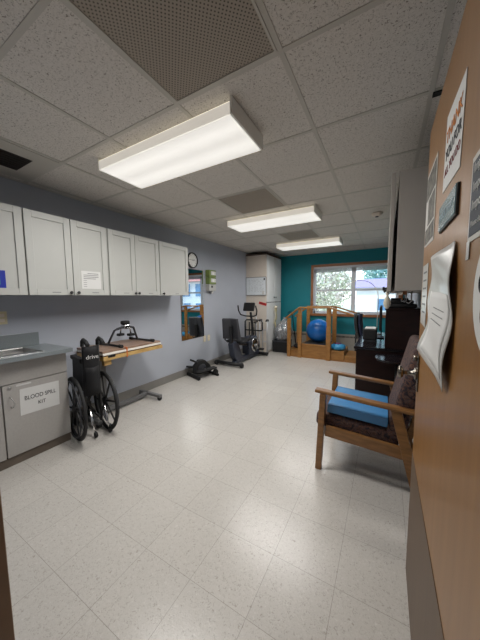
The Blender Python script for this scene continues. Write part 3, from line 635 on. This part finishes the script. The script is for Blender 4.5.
# ------------------------------------------------------------------ folding walker
t = thing('folding_walker', 'aluminium folding walker with black grips standing behind the exercise bike', 'walker', (-2.45, 5.36, 0))
for x, y in ((-2.52, 5.30), (-2.33, 5.30), (-2.49, 5.42), (-2.36, 5.42)):
    lg = MB().tube([(x, y, .03), (x, y, .55), (x*.95-.05*2.43, (y+5.36)/2, .79)], .0135, 10).build('leg', 'alu', t)
    MB().cyl((x, y, 0), (x, y, .05), .018, 12).build('rubber_foot', 'rubber', lg)
for x in (-2.51, -2.345):
    MB().tube([(x, 5.29, .79), (x, 5.31, .82), (x, 5.39, .82), (x, 5.41, .79)], .018).build('hand_grip', 'rubber', t)
for z in (.30, .58): MB().tube([(-2.49, 5.42, z), (-2.36, 5.42, z)], .011).build('cross_brace', 'alu', t)
t = thing('aluminium_crutch', 'aluminium forearm crutch with black cuff leaning beside the walker', 'crutch', (-2.6, 5.3, 0))
MB().tube([(-2.58, 5.30, .02), (-2.63, 5.36, .72)], .011).build('shaft', 'alu', t); MB().tube([(-2.66, 5.30, .76), (-2.56, 5.30, .78)], .016).build('hand_grip', 'rubber', t)
MB().tube([(-2.63, 5.36, .72), (-2.65, 5.40, .92)], .012).build('upper_shaft', 'alu', t); MB().cyl((-2.58, 5.30, 0), (-2.58, 5.30, .04), .017, 12).build('rubber_foot', 'rubber', t)
t = thing('tennis_ball', 'yellow-green tennis ball on the floor beneath the walker', 'ball', (-2.64, 5.34, .033))
MB().ball((-2.68, 5.34, .033), .033, seg=18).build('felt_ball', 'tennis', t)
t = thing('support_frame', 'black tubular support frame behind the exercise bike console by the tall cabinet', 'support frame', (-2.74, 5.38, 0))
MB().tube([(-2.86, 5.24, 0.016), (-2.86, 5.24, .78), (-2.82, 5.24, .82), (-2.46, 5.24, .82), (-2.42, 5.24, .78), (-2.42, 5.24, .60), (-2.44, 5.24, .58), (-2.84, 5.24, .58)], .016).build('front_hoop', 'blackmet', t)
MB().tube([(-2.86, 5.45, 0.014), (-2.86, 5.45, .74), (-2.70, 5.45, .74), (-2.70, 5.45, .014)], .014).build('rear_hoop', 'blackmet', t)

# ------------------------------------------------------------------ tall cabinet, whiteboard, red sign
TX = -2.41
t = thing('tall_cabinet', 'tall cream storage cabinet in the far left corner', 'cabinet', (-2.7, 5.95, 0))
MB().box(LX+.0, TX-.024, 5.50, 6.40, .0, 2.33).build('cabinet_body', 'cream', t, bevel=.003)
MB().box(LX, TX+.01, 5.49, 6.40, 2.33, 2.35).build('brown_top_edge', 'brownbox', t)
for a, b in ((5.505, 5.940), (5.952, 6.395)):
    for c, d in ((.06, 1.212), (1.228, 2.32)):
        dr = MB().box(TX-.02, TX, a, b, c, d).build('cabinet_door', 'litdoor', t, bevel=.003)
        ky = b-.05 if a < 5.6 else a+.05; kz = 1.10 if c < 1 else 1.34
        MB().lathe((TX, ky, kz), (1, 0, 0), [(.008, 0), (.007, .014), (.016, .02), (.014, .03), (.001, .032)], 14).build('knob', 'blackmet', dr)
for gy in (5.946,): MB().box(TX-.023, TX-.018, 5.50, 6.40, 1.205, 1.235).box(TX-.023, TX-.018, gy-.012, gy+.012, .05, 2.32).build('gap_shade_strip', 'gapshade', t)  # dark strips stand in for the shade between the doors
t = thing('whiteboard', 'small whiteboard hung on the near side of the tall cream cabinet', 'whiteboard', (-2.68, 5.49, 1.385))
MB().box(-2.965, -2.43, 5.482, 5.495, 1.385, 1.82).build('frame', 'steelgrey', t, bevel=.002); MB().box(-2.953, -2.442, 5.480, 5.4825, 1.397, 1.808).build('writing_surface', 'wbface', t)
sc = MB(); rr = random.Random(3)
for k in range(9):
    x = -2.9+rr.random()*.02; z = 1.75-k*.034
    while x < -2.52:
        l = .02+rr.random()*.03; sc.bar((x, 5.4795, z), (x+l, 5.4795, z+(rr.random()-.5)*.01), .001, .004, (0, 0, 1)); x += l+.015+rr.random()*.05
sc.build('handwriting', 'greyink', t)
MB().box(-2.53, -2.47, 5.476, 5.480, 1.41, 1.49).build('taped_note', 'paper', t); MB().box(-2.49, -2.46, 5.470, 5.480, 1.74, 1.79).build('magnet', 'greyplas', t)
t = thing('red_label', 'small tilted red label stuck on the cream cabinet below the whiteboard', 'label', (-2.52, 5.498, 1.19))
rm = Matrix.Translation((-2.525, 5.497, 1.19)) @ Matrix.Rotation(math.radians(14), 4, 'Y')
MB().box(-.10, .10, -.001, .001, -.03, .03, rm).build('sticker', 'red', t)
MB().box(-.075, .075, -.0018, -.001, -.008, .008, rm).build('printed_line', 'redink', t)

# crate with bagged fan
t = thing('black_crate', 'low black plastic crate on the floor between the cabinet and stairs', 'crate', (-2.2, 5.92, 0))
cr = MB(); cr.box(-2.38, -2.01, 5.76, 6.1, .0, .012)
for a in ((-2.38, -2.368, 5.76, 6.1), (-2.022, -2.01, 5.76, 6.1), (-2.368, -2.022, 5.76, 5.772), (-2.368, -2.022, 6.088, 6.1)): cr.box(*a, .012, .28)
cr.build('crate_body', 'black', t, bevel=.002)
cr = MB()
for a in ((-2.39, -2.38, 5.75, 6.11), (-2.01, -2.0, 5.75, 6.11), (-2.38, -2.01, 5.75, 5.76), (-2.38, -2.01, 6.10, 6.11)): cr.box(*a, .255, .285)
cr.build('rim', 'greyplas', t)
t = thing('table_fan', 'grey table fan wrapped in a clear plastic bag on the black crate', 'fan', (-2.2, 5.92, .012))
fc = Vector((-2.2, 5.88, .49)); 
MB().lathe((-2.2, 5.94, .013), (0, 0, 1), [(.12, 0), (.12, .015), (.03, .03), (.02, .24), (.03, .40)], 24).build('fan_base', 'greyplas', t)
cage = MB()
for r in (.05, .09, .13, .17, .205): cage.tube([fc+Vector((r*math.cos(a), -.045*(1-(r/.21)**2), r*math.sin(a))) for a in [2*PI*k/30 for k in range(30)]], .0035, 5, closed=True)
for k in range(16):
    a = 2*PI*k/16; cage.tube([fc+Vector((r*math.cos(a), -.045*(1-(r/.21)**2), r*math.sin(a))) for r in (.02, .1, .16, .205)], .0025, 5)
cage.build('fan_cage', 'steelgrey', t)
bld = MB()
for k in range(4):
    a = k*PI/2+.4; bld.grid(lambda u, v, a=a: fc+Vector(((.03+.14*u)*math.cos(a+(v-.5)*.9), .03+.03*(v-.5), (.03+.14*u)*math.sin(a+(v-.5)*.9))), 4, 4)
bld.build('fan_blade', 'greyplas', t, solid=.003)
MB().lathe(fc+Vector((0, .04, 0)), (0, 1, 0), [(.06, 0), (.055, .09), (.03, .11)], 20).build('motor', 'greyplas', t)
t = thing('plastic_bag', 'clear crinkled plastic bag draped over the table fan', 'bag', (-2.2, 5.92, .285))
rb = random.Random(5); ph = [rb.random()*6 for _ in range(8)]
def bagp(u, v):
    a = 2*PI*u; zz = .29+.56*v; r = .235*(math.sin(PI*min(1, .18+.75*min(v/.8, 1)))**.6) if v < .72 else .235*max(.12, (1-v)/.28*.55)
    r *= 1+.10*math.sin(5*a+ph[0]+4*v)+.06*math.sin(11*a+ph[1]+9*v)
    return Vector((-2.165+r*math.cos(a)*.9+(.03*v if v > .7 else 0), 5.92+r*math.sin(a)*.8, zz))
MB().grid(bagp, 48, 26).build('bag_film', 'bag', t)
t = thing('walking_cane', 'black walking cane leaning on the teal wall behind the crate', 'cane', (-2.0, 6.4, 0))
MB().tube([(-1.93, 6.25, .02), (-2.12, 6.5, .86), (-2.15, 6.51, .93), (-2.21, 6.50, .95), (-2.25, 6.49, .91)], .012).build('shaft', 'blackmet', t); MB().cyl((-1.93, 6.25, 0), (-1.93, 6.25, .04), .017).build('rubber_tip', 'rubber', t)
t = thing('gait_belt', 'pale cloth straps hanging from the tall cream cabinet door', 'strap', (TX+.02, 5.93, .65))
for k, (dy, l) in enumerate(((-.03, .45), (.01, .55), (.04, .36))):
    MB().grid(lambda u, v, dy=dy, l=l: Vector((TX+.03+.012*math.sin(7*v+dy*60)+.004*u, 5.93+dy-.03+.07*u+.012*math.sin(5*v), 1.12-l*v)), 2, 12).build('strap', 'yellowcloth' if k else 'offwhite', t, solid=.004)
MB().ball((TX+.045, 5.93, 1.10), .045, sz=.8, seg=14).build('knot', 'offwhite', t)

# ------------------------------------------------------------------ exercise stairs
t = thing('training_stairs', 'golden oak exercise stairs with handrails under the window', 'stairs', (-1.2, 5.85, 0))
YF, YB = 5.50, 6.17
MB().box(-1.60, -1.0, YF, YB, .28, .31).build('platform_top', 'stairwood', t, bevel=.003)
MB().box(-1.60, -1.0, YF+.012, YF+.032, .0, .28).build('platform_panel', 'stairwood', t)
MB().box(-1.60, -1.0, YB-.032, YB-.012, 0, .28).build('platform_panel', 'stairwood', t)
for a, b, z in ((-1.90, -1.61, .155), (-.99, -.70, .215), (-.69, -.44, .125)):
    st = MB(); st.box(a, b, YF, YB, z-.025, z).build('step_tread', 'stairwood', t, bevel=.003)
    MB().box(a, b, YF+.01, YF+.03, 0, z-.026).box(a, b, YB-.03, YB-.01, 0, z-.026).box(b-.02 if a > -1.5 else a, b if a > -1.5 else a+.02, YF+.03, YB-.03, 0, z-.026).build('step_panel', 'stairwood', t)
MB().box(-1.56, -1.04, YF+.05, YB-.05, .31, .3125).build('tread_mat', 'greyplas', t)
for yy in (YF, YB):
    y0 = yy-.035 if yy == YF else yy
    for a, b, z in ((-1.905, -1.825, .875), (-1.66, -1.58, 1.09), (-1.055, -.965, 1.095)):
        MB().box(a, b, y0, y0+.035, 0, z).build('post', 'stairwood', t, bevel=.003)
    MB().bar((-1.95, y0+.017, .86), (-1.63, y0+.017, 1.11), .07, .032).build('handrail', 'stairwood', t, bevel=.006)
    MB().bar((-1.64, y0+.017, 1.11), (-.99, y0+.017, 1.115), .07, .032).build('handrail', 'stairwood', t, bevel=.006)
    MB().bar((-1.0, y0+.017, 1.115), (-.38, y0+.017, .925), .07, .032).build('handrail', 'stairwood', t, bevel=.006)
tag(MB().ball((-1.30, 5.84, .5725+.008), .262, sz=.985, seg=48).build('exercise_ball', 'ballblue', origin=(-1.30, 5.84, .315)), 'large glossy blue exercise ball resting on the wooden stair platform', 'ball')
t = thing('balance_disc', 'light blue round balance disc on the right step of the wooden stairs', 'balance disc', (-.84, 5.67, .215))
MB().lathe((-.84, 5.67, .216), (0, 0, 1), [(.09, 0), (.135, .025), (.15, .07), (.135, .11), (.08, .13)], 30).build('cushion', 'discblue', t)
MB().lathe((-.84, 5.67, .346), (0, 0, 1), [(.07, 0), (.065, .012), (.03, .018)], 26).build('centre_cap', 'purple', t)
t = thing('weight_bag', 'black soft weight bag on the lowest left stair step', 'bag', (-1.76, 5.8, .155))
MB().ball((-1.76, 5.80, .20), .10, sx=.9, sy=1.4, sz=.44, seg=20).build('bag_body', 'blackfab', t)
MB().tube([(-1.76, 5.72, .235), (-1.76, 5.75, .28), (-1.76, 5.85, .28), (-1.76, 5.88, .235)], .008).build('strap', 'black', t)

# baseboard radiator
t = thing('baseboard_radiator', 'beige slotted baseboard radiator along the teal wall below the window', 'radiator', (-.9, EY-.05, 0))
MB().box(-2.35, .34, EY-.07, EY-.001, .03, .43).build('cover', 'radiator', t, bevel=.006)
sl = MB()
for k in range(88): sl.box(-2.3+k*.03, -2.3+k*.03+.018, EY-.0712, EY-.0695, .355, .395)
sl.build('outlet_slots', 'black', t); MB().box(-2.35, .34, EY-.05, EY, 0, .03).build('foot_strip', 'black', t)

# ------------------------------------------------------------------ desk with hutch
t = thing('desk', 'dark mahogany desk with a tall hutch against the right wall', 'desk', (0, 4.0, 0))
MB().box(-.31, RX-.01, 3.28, 4.75, .725, .755).build('desktop', 'desktop', t, bevel=.004)
MB().box(-.285, RX-.02, 3.30, 3.325, .0, .725).build('side_panel', 'mahog', t, bevel=.002)
MB().box(-.285, RX-.02, 4.705, 4.73, 0, .725).build('side_panel', 'mahog', t, bevel=.002)
MB().box(.28, .30, 3.325, 4.705, .15, .725).build('modesty_panel', 'mahog', t)
hu = MB(); hu.box(.01, .335, 3.31, 3.335, .755, 1.19); hu.box(.01, .335, 4.69, 4.715, .755, 1.19); hu.box(.01, .335, 3.95, 3.97, .755, 1.19); hu.box(.32, .335, 3.335, 4.69, .755, 1.19); hu.box(.02, .32, 3.335, 4.69, .96, .978)
hu.build('hutch', 'mahog', t, bevel=.002); MB().box(-.0, .34, 3.295, 4.73, 1.19, 1.212).build('hutch_top', 'mahog', t, bevel=.004)
t = thing('side_table', 'small low black table with a curved top between the desk and armchair', 'table', (.12, 3.08, 0))
pts = []
for k in range(15):
    a = PI/2+PI*k/14; pts.append((.09+.17*math.cos(a), 3.05+.20*math.sin(a), .685))
pts = [(.32, 3.25, .685)]+pts+[(.32, 2.85, .685)]
MB().prism(pts, (0, 0, .022)).build('tabletop', 'desktop', t, bevel=.003)
MB().cyl((.14, 3.05, .05), (.14, 3.05, .685), .03).build('pedestal', 'blackmet', t)
for k in range(4):
    a = PI/4+k*PI/2; MB().bar((.14, 3.05, .04), (.14+.2*math.cos(a), 3.05+.2*math.sin(a), .02), .05, .035).build('foot', 'blackmet', t, bevel=.006)
t = thing('soft_black_bag', 'slumped black bag lying on top of the desk hutch', 'bag', (.14, 3.5, 1.212))
MB().box(.015, .30, 3.32, 3.72, 1.213, 1.262).build('lower_fold', 'blackfab', t, bevel=.02, seg=3)
MB().box(.03, .27, 3.34, 3.66, 1.263, 1.30, Matrix.Translation((0, 0, 0))).build('upper_fold', 'blackfab', t, bevel=.016, seg=3)
MB().box(.05, .22, 3.36, 3.58, 1.301, 1.325).build('side_pocket', 'blackfab', t, bevel=.011, seg=3)
t = thing('computer_monitor', 'black flat monitor seen edge-on on the desk beside the hutch', 'monitor', (-.03, 4.05, .755))
MB().box(-.065, -.035, 3.90, 4.36, .88, 1.21).build('screen_housing', 'black', t, bevel=.005); MB().box(-.0665, -.065, 3.915, 4.345, .895, 1.195).build('display', 'screen', t)
MB().box(-.045, -.03, 4.09, 4.17, .76, .9).build('stand', 'black', t); MB().box(-.13, -.0, 4.02, 4.24, .7555, .768).build('stand_foot', 'black', t, bevel=.004)
t = thing('printer', 'black desktop printer with white paper on top at the desk edge', 'printer', (-.15, 3.78, .755))
MB().box(-.245, -.085, 3.70, 4.02, .775, .915).build('printer_body', 'black', t, bevel=.012, seg=3); MB().box(-.235, -.095, 3.71, 4.0, .756, .775).build('paper_tray', 'greyplas', t)
MB().box(-.225, -.10, 3.76, 3.98, .916, .924).build('paper_stack', 'paper', t); MB().box(-.2465, -.245, 3.74, 3.86, .86, .90).build('control_panel', 'lcd', t)
t = thing('arc_lamp', 'thin silver arched desk lamp rising in front of the window', 'lamp', (-.10, 4.42, .755))
MB().lathe((-.10, 4.45, .7555), (0, 0, 1), [(.055, 0), (.055, .012), (.012, .02)], 24).build('lamp_base', 'alu', t)
ap = [(-.10, 4.45, .77)]+[(-.10, 4.45, 1.1+.02*k) for k in range(8)]+[(-.36+.26*math.cos(a), 4.45, 1.33+.27*math.sin(a)) for a in [PI*.97*k/16+.1 for k in range(15)]]
MB().tube(ap, .006, 8).build('arched_stem', 'fixture', t); MB().bar((-.60, 4.40, 1.36), (-.60, 4.50, 1.34), .03, .014).build('lamp_head', 'alu', t, bevel=.003)

# ---- office chair
t = thing('office_chair', 'black office chair with a blue-lit back facing the desk', 'office chair', (-.12, 4.5, 0))
oc = Vector((-.12, 4.5, 0))
for k in range(5):
    a = 2*PI*k/5+.45; p = oc+Vector((.25*math.cos(a), .25*math.sin(a), .065)); ft = MB().bar(oc+Vector((0, 0, .10)), p, .045, .035, w2=.03, h2=.02).build('base_arm', 'black', t, bevel=.006)
    MB().cyl(p+Vector((-.012, -.012, -.038)), p+Vector((.012, .012, -.038)), .027, 14).build('caster', 'rubber', ft)
MB().cyl(oc+Vector((0, 0, .1)), oc+Vector((0, 0, .43)), .026, r1=.02).build('gas_column', 'blackmet', t)
MB().box(-.32, .12, 4.28, 4.72, .44, .51).build('seat', 'blackfab', t, bevel=.03, seg=4)
MB().grid(lambda u, v: Vector((-.31-.09*v-.03*math.sin(PI*v)+.05*abs(2*u-1)**2, 4.29+.42*u, .60+.46*v)), 8, 8).build('backrest', 'bluelit', t, solid=.035, bevel=.008)
MB().grid(lambda u, v: Vector((-.325-.09*v-.03*math.sin(PI*v)+.05*abs(2*u-1)**2, 4.285+.43*u, .59+.48*v)), 8, 8).build('backrest_shell', 'black', t, solid=-.02)
MB().bar((-.15, 4.5, .43), (-.40, 4.5, .47), .06, .02).bar((-.40, 4.5, .46), (-.40, 4.5, .75), .06, .02, (1, 0, 0)).build('back_bracket', 'black', t)

# ------------------------------------------------------------------ right wall cabinets
rlab = ['grey-white wall cabinet on the right wall nearest the open door', 'second wall cabinet on the right wall, behind the nearest one', 'farthest wall cabinet on the right wall, by the window']
for k, (a, b) in enumerate(((1.88, 2.55), (2.56, 3.3), (3.31, 4.05))):
    t = thing('wall_cabinet', rlab[k], 'cabinet', (RX, a, ZB), 'wall cabinets on the right wall')
    MB().box(.047, RX, a, b, ZB+.005, 2.10).build('cabinet_body', 'rightcab', t, bevel=.001)
    h_ = (a+b)/2
    for (c, d), s in (((a, h_-.003), 1), ((h_+.003, b), -1)):
        dr = shaker(t, c, d, ZB+.002, 2.098, .005, th=.022, face=-1, m='rightcab'); knob(dr, (.005, (d-.035) if s > 0 else (c+.035), 1.405), (-1, 0, 0))
t = thing('cup_hook_rail', 'brown wooden rail with wire hooks under the right wall cabinets', 'hook rail', (.11, 2.4, 1.30))
MB().box(.10, .125, 2.1, 3.0, 1.358, 1.382).build('rail', 'trimwood', t); MB().box(.107, .119, 2.39, 2.402, 1.315, 1.358).build('wooden_peg', 'trimwood', t)
for y in (2.2, 2.7, 2.95): MB().tube([(.16, y, 1.383), (.16, y, 1.31), (.145, y, 1.295), (.13, y, 1.305)], .004, 8).build('wire_hook', 'steel', t)
t = thing('hanging_ornament', 'off-white cloth ornament hanging under the right wall cabinets', 'ornament', (.0, 2.6, 1.22))
MB().lathe((.012, 2.6, 1.235), (0, 0, 1), [(.006, 0), (.022, .02), (.03, .05), (.022, .09), (.008, .115), (.012, .13), (.02, .142), (.004, .148)], 20).build('cloth_body', 'offwhite', t); MB().cyl((.012, 2.6, 1.38), (.012, 2.6, 1.40), .003).build('string', 'offwhite', t)

# ------------------------------------------------------------------ armchair
t = thing('wooden_armchair', 'brown oak armchair with mottled upholstery facing left beside the door', 'armchair', (-.1, 2.2, 0))
YN, YFR = 1.95, 2.50
for y in (YN, YFR):
    MB().bar((-.412, y, .0), (-.385, y, .615), .045, .042, (0, 1, 0), w2=.045, h2=.06).build('leg', 'chairwood', t, bevel=.004)
    MB().bar((.24, y, .0), (.085, y, .60), .04, .065, (1, 0, 0)).build('leg', 'chairwood', t, bevel=.004)
    ar = MB().bar((-.445, y, .632), (.20, y, .588), .065, .026).build('armrest', 'chairwood', t, bevel=.008, seg=3)
    MB().bar((-.365, y, .325), (.18, y, .29), .024, .085).build('side_rail', 'chairwood', t, bevel=.003)
MB().box(-.40, -.375, YN+.03, YFR-.03, .27, .34).build('front_rail', 'chairwood', t, bevel=.003)
MB().box(.13, .155, YN+.03, YFR-.03, .27, .33).build('rear_rail', 'chairwood', t, bevel=.003)
for y in (YN+.05, YFR-.05): MB().bar((.145, y, .28), (.305, y, .92), .03, .04, (1, 0, 0)).build('back_upright', 'chairwood', t, bevel=.003)
for z, x in ((.5, .215), (.7, .265), (.88, .305)): MB().box(x-.01, x+.012, YN+.05, YFR-.05, z-.03, z+.03).build('back_slat', 'chairwood', t, bevel=.003)
def slab(p0, p1, th, y0, y1):
    p0 = Vector((p0[0], 0, p0[1])); p1 = Vector((p1[0], 0, p1[1])); d = (p1-p0).normalized(); n = Vector((-d.z, 0, d.x))
    return MB().prism([Vector((q.x, y0, q.z)) for q in (p0, p1, p1+n*th, p0+n*th)], (0, y1-y0, 0))
slab((-.45, .335), (.12, .305), .105, YN+.03, YFR-.03).build('seat_cushion', 'uphol', t, bevel=.028, seg=4)
slab((.135, .33), (.30, 1.02), .115, YN+.02, YFR-.02).build('back_cushion', 'uphol', t, bevel=.038, seg=4)
t = tag(slab((-.365, .452), (.045, .428), .068, YN+.04, YFR-.05).build('seat_pad', 'vinylblue', origin=(-.15, 2.2, .44), bevel=.006), 'thick blue vinyl foam pad lying on the armchair seat', 'cushion')

# ------------------------------------------------------------------ the open door and what hangs on it
DF = .138; DT = .044
door = struct('door_1', MB().box(DF, DF+DT, .275, 1.392, .008, 2.035), 'doorwood', bevel=.0015)
MB().box(DF-.002, DF, .28, 1.388, .012, .612).build('kick_plate', 'kick', door)
for z in (.25, 1.05, 1.85): MB().cyl((DF+DT+.006, .268, z-.05), (DF+DT+.006, .268, z+.05), .008, 12).build('hinge', 'steel', door)
lv = MB().box(DF-.006, DF, 1.315, 1.372, .93, 1.09).build('lock_plate', 'brass', door, bevel=.003)
MB().lathe((DF-.006, 1.345, 1.005), (-1, 0, 0), [(.026, 0), (.026, .008), (.011, .012), (.010, .045), (.012, .048), (.027, .052), (.029, .066), (.02, .072), (.001, .074)], 26).build('door_knob', 'brass', lv)
MB().lathe((DF-.006, 1.345, 1.075), (-1, 0, 0), [(.013, 0), (.012, .014), (.001, .016)], 18).build('thumb_turn', 'brass', lv)
MB().box(DF+.008, DF+DT-.008, 1.3905, 1.3935, .93, 1.09).build('strike_edge', 'brass', door)

YL = Vector((0, -1, 0)); ZU = Vector((0, 0, 1))   # right / up for somebody facing the door
def sheet(name, label, cat, quad, m, th=.0012, lift=.0006):
    """quad: far-top, near-top, near-bottom, far-bottom as (y, z) on the door"""
    t = thing(name, label, cat, (DF, quad[3][0], quad[3][1]), None)
    MB().prism([(DF-lift, y, z) for y, z in quad], (-th, 0, 0)).build('sheet', m, t)
    return t
# colourful lettered poster
t = sheet('door_poster', 'white sheet with hand-drawn orange, red and black lettering, highest on the door', 'poster', [(.985, 1.865), (.775, 1.85), (.785, 1.645), (.995, 1.655)], 'paper')
text('THANK', .05, (DF-.002, .88, 1.795), YL, ZU, t, 'orangeink', sx=1.05)
text('YOU FOR', .042, (DF-.002, .88, 1.745), YL, ZU, t, 'ink', sx=1.0)
text('ALL YOU DO', .031, (DF-.002, .88, 1.70), YL, ZU, t, 'redink', sx=1.0)
t.children[0].name = 'sheet'
# grey photo poster
t = sheet('door_poster', 'tall narrow poster of dark photographs at the far edge of the door', 'poster', [(1.375, 1.845), (1.13, 1.84), (1.125, 1.545), (1.365, 1.555)], 'cardpaper')
for a, b, c, d in ((1.36, 1.145, 1.74, 1.83), (1.30, 1.15, 1.63, 1.73), (1.355, 1.14, 1.56, 1.62)):
    MB().box(DF-.0026, DF-.0018, b, a, c, d).build('photo', 'photoprint', t)
# teal plaque
t = thing('door_plaque', 'raised teal glass plaque with pale lettering, middle of the door', 'plaque', (DF, .88, 1.54))
MB().box(DF-.006, DF, .772, .985, 1.536, 1.608).build('black_backing', 'black', t, bevel=.001); MB().box(DF-.008, DF-.006, .776, .985, 1.541, 1.608).build('plaque_face', 'plaque', t, bevel=.001)
text('PHYSICAL THERAPY', .0235, (DF-.0085, .88, 1.573), YL, ZU, t, 'plaquetext', lift=.0003, sx=.85)
# slate poster
t = sheet('door_poster', 'dark slate poster with rows of white text in a clear sleeve, nearest the hinge', 'poster', [(.672, 1.612), (.40, 1.612), (.40, 1.452), (.672, 1.452)], 'cardpaper')
MB().box(DF-.0028, DF-.0018, .41, .662, 1.462, 1.600).build('dark_print', 'slate', t)
for q, s in enumerate(('Important!', 'Important!', 'Important!', 'Please close door')): text(s, .026 if q < 3 else .015, (DF-.0031, .65, 1.585-q*.034), YL, ZU, t, 'paper', lift=.0002, align='LEFT')
MB().box(DF-.0022, DF-.001, .655, .675, 1.42, 1.455).build('tape', 'laminated', t)
# narrow notice
t = sheet('door_notice', 'narrow white notice taped at the far edge of the door above the knob', 'paper', [(1.36, 1.475), (1.21, 1.475), (1.205, 1.225), (1.355, 1.235)], 'laminated')
lt = MB()
for q in range(6): lt.box(DF-.0024, DF-.0019, 1.24, 1.33, 1.44-q*.032, 1.447-q*.032)
lt.build('printed_lines', 'greyink', t)
# curling sleeve
t = thing('plastic_sleeve', 'white paper in a shiny clear sleeve curling away from the door below the plaque', 'paper', (DF, .95, 1.15))
def curl(u, v):
    y = .765+.295*u - .03*math.sin(PI*v)*(1-u)+ (.02*math.sin(9*v)*u); z = 1.475-.36*v+.05*(u*v)
    x = DF-.004-.010*math.sin(6*v+2*u)**2-.022*(v**3)*(.2+.8*u**1.5)
    return Vector((x, y, z))
sh = MB().grid(curl, 14, 22).build('sleeve', 'laminated', t, solid=.0012)
def curl2(u, v):
    p = curl(.1+.8*u, .35+.6*v); return p+Vector((-.0022, 0, 0))
MB().grid(curl2, 10, 12).build('paper', 'paper', t, solid=.0006)
lt = MB()
for q in range(3):
    a = curl(.25, .48+q*.05)+Vector((-.005, 0, 0)); b = curl(.60, .48+q*.05)+Vector((-.005, 0, 0)); lt.bar(a, b, .001, .0016)
lt.build('printed_lines', 'greyink', t)
# round cut-out
t = thing('paper_cutout', 'round white paper cut-out with black outlines at the right edge of the door', 'paper', (DF, .55, 1.28))
MB().lathe((DF-.0005, .50, 1.355), (-1, 0, 0), [(.105, 0), (.105, .0015)], 40).build('paper_disc', 'paper', t)
for cy, cz, r in ((.555, 1.37, .016), (.53, 1.32, .022), (.49, 1.36, .03)):
    MB().tube([(DF-.0022, cy+r*math.cos(a), cz+r*math.sin(a)) for a in [2*PI*k/20 for k in range(20)]], .0022, 6, closed=True).build('ink_outline', 'ink', t)

# ------------------------------------------------------------------ outside the window
struct('ground_outside', MB().box(-30, 40, EY+.2, 60, -.6, -.5), 'grass')
def house(name, label, x0, x1, y0, y1, z1, zr, mw, mr_, wins):
    t = thing(name, label, 'house', ((x0+x1)/2, (y0+y1)/2, -.5))
    MB().box(x0, x1, y0, y1, -.5, z1).build('wall', mw, t)
    ym = (y0+y1)/2
    MB().prism([(x0-.3, y0-.4, z1-.05), (x0-.3, ym, zr), (x0-.3, y1+.4, z1-.05)], (x1-x0+.6, 0, 0)).build('roof', mr_, t)
    for a, b, c, d in wins:
        f_ = MB().box(a, b, y0-.04, y0, c, d).build('window', 'vinylwhite', t); MB().box(a+.06, b-.06, y0-.05, y0-.04, c+.06, d-.06).build('pane', 'winblue', f_)
house('white_house', 'white house with a purple roof seen through the right window sash', -1.85, 3.4, 20, 27, 2.0, 2.75, 'siding', 'purpleroof', [(-.55, .1, .3, 1.2), (2, 3, .3, 1.4)])
house('neighbour_house', 'pale house with a pink roof seen reflected in the wall mirror', 4.2, 16, 14, 20, 2.5, 4.6, 'siding2', 'pinkroof', [(4.9+k*1.15, 5.7+k*1.15, a, a+1.0) for k in range(8) for a in (.0, 1.35)])
def tree(label, x, y, zc, R, n, seed, m='leaf', s=.10, g=None):
    r = random.Random(seed); t = thing('tree', label, 'tree', (x, y, -.5), g)
    tk = MB(); tk.tube([(x, y, -.5), (x+.05, y, zc*.5), (x, y, zc)], .12, 10, r1=.06)
    for k in range(9):
        a = r.random()*6.28; tk.tube([(x, y, zc*.3+k*.1), (x+R*.7*math.cos(a), y+R*.5*math.sin(a), zc+R*(r.random()-.3))], .035, 6, r1=.01)
    tk.build('trunk', 'bark', t); lf = MB()
    for k in range(n):
        d = Vector((r.gauss(0, 1), r.gauss(0, 1), r.gauss(0, 1))).normalized()*(R*(.35+.65*r.random()**.5)); c = Vector((x, y, zc))+Vector((d.x*1.1, d.y*.8, d.z*.85))
        a = Vector((r.gauss(0, 1), r.gauss(0, 1), r.gauss(0, 1))).normalized(); b = a.cross(Vector((r.random(), r.random(), 1))).normalized(); q = s*(.6+.7*r.random())
        lf.b.faces.new([lf.b.verts.new(c+a*q), lf.b.verts.new(c+b*q*.6), lf.b.verts.new(c-a*q), lf.b.verts.new(c-b*q*.6)])
    lf.build('foliage', m, t)
tree('pale blossoming tree seen through the left window sash', -3.35, 14.5, 1.9, 1.75, 5200, 1, g='trees outside the window')
tree('pale tree seen at the left edge of the window', -5.6, 17, 2.0, 1.9, 3800, 2, g='trees outside the window')
tree('blue-green tree standing behind the purple-roofed house', 1.2, 30, 4.2, 3.2, 3500, 3, 'leafg', .25, 'trees outside the window')
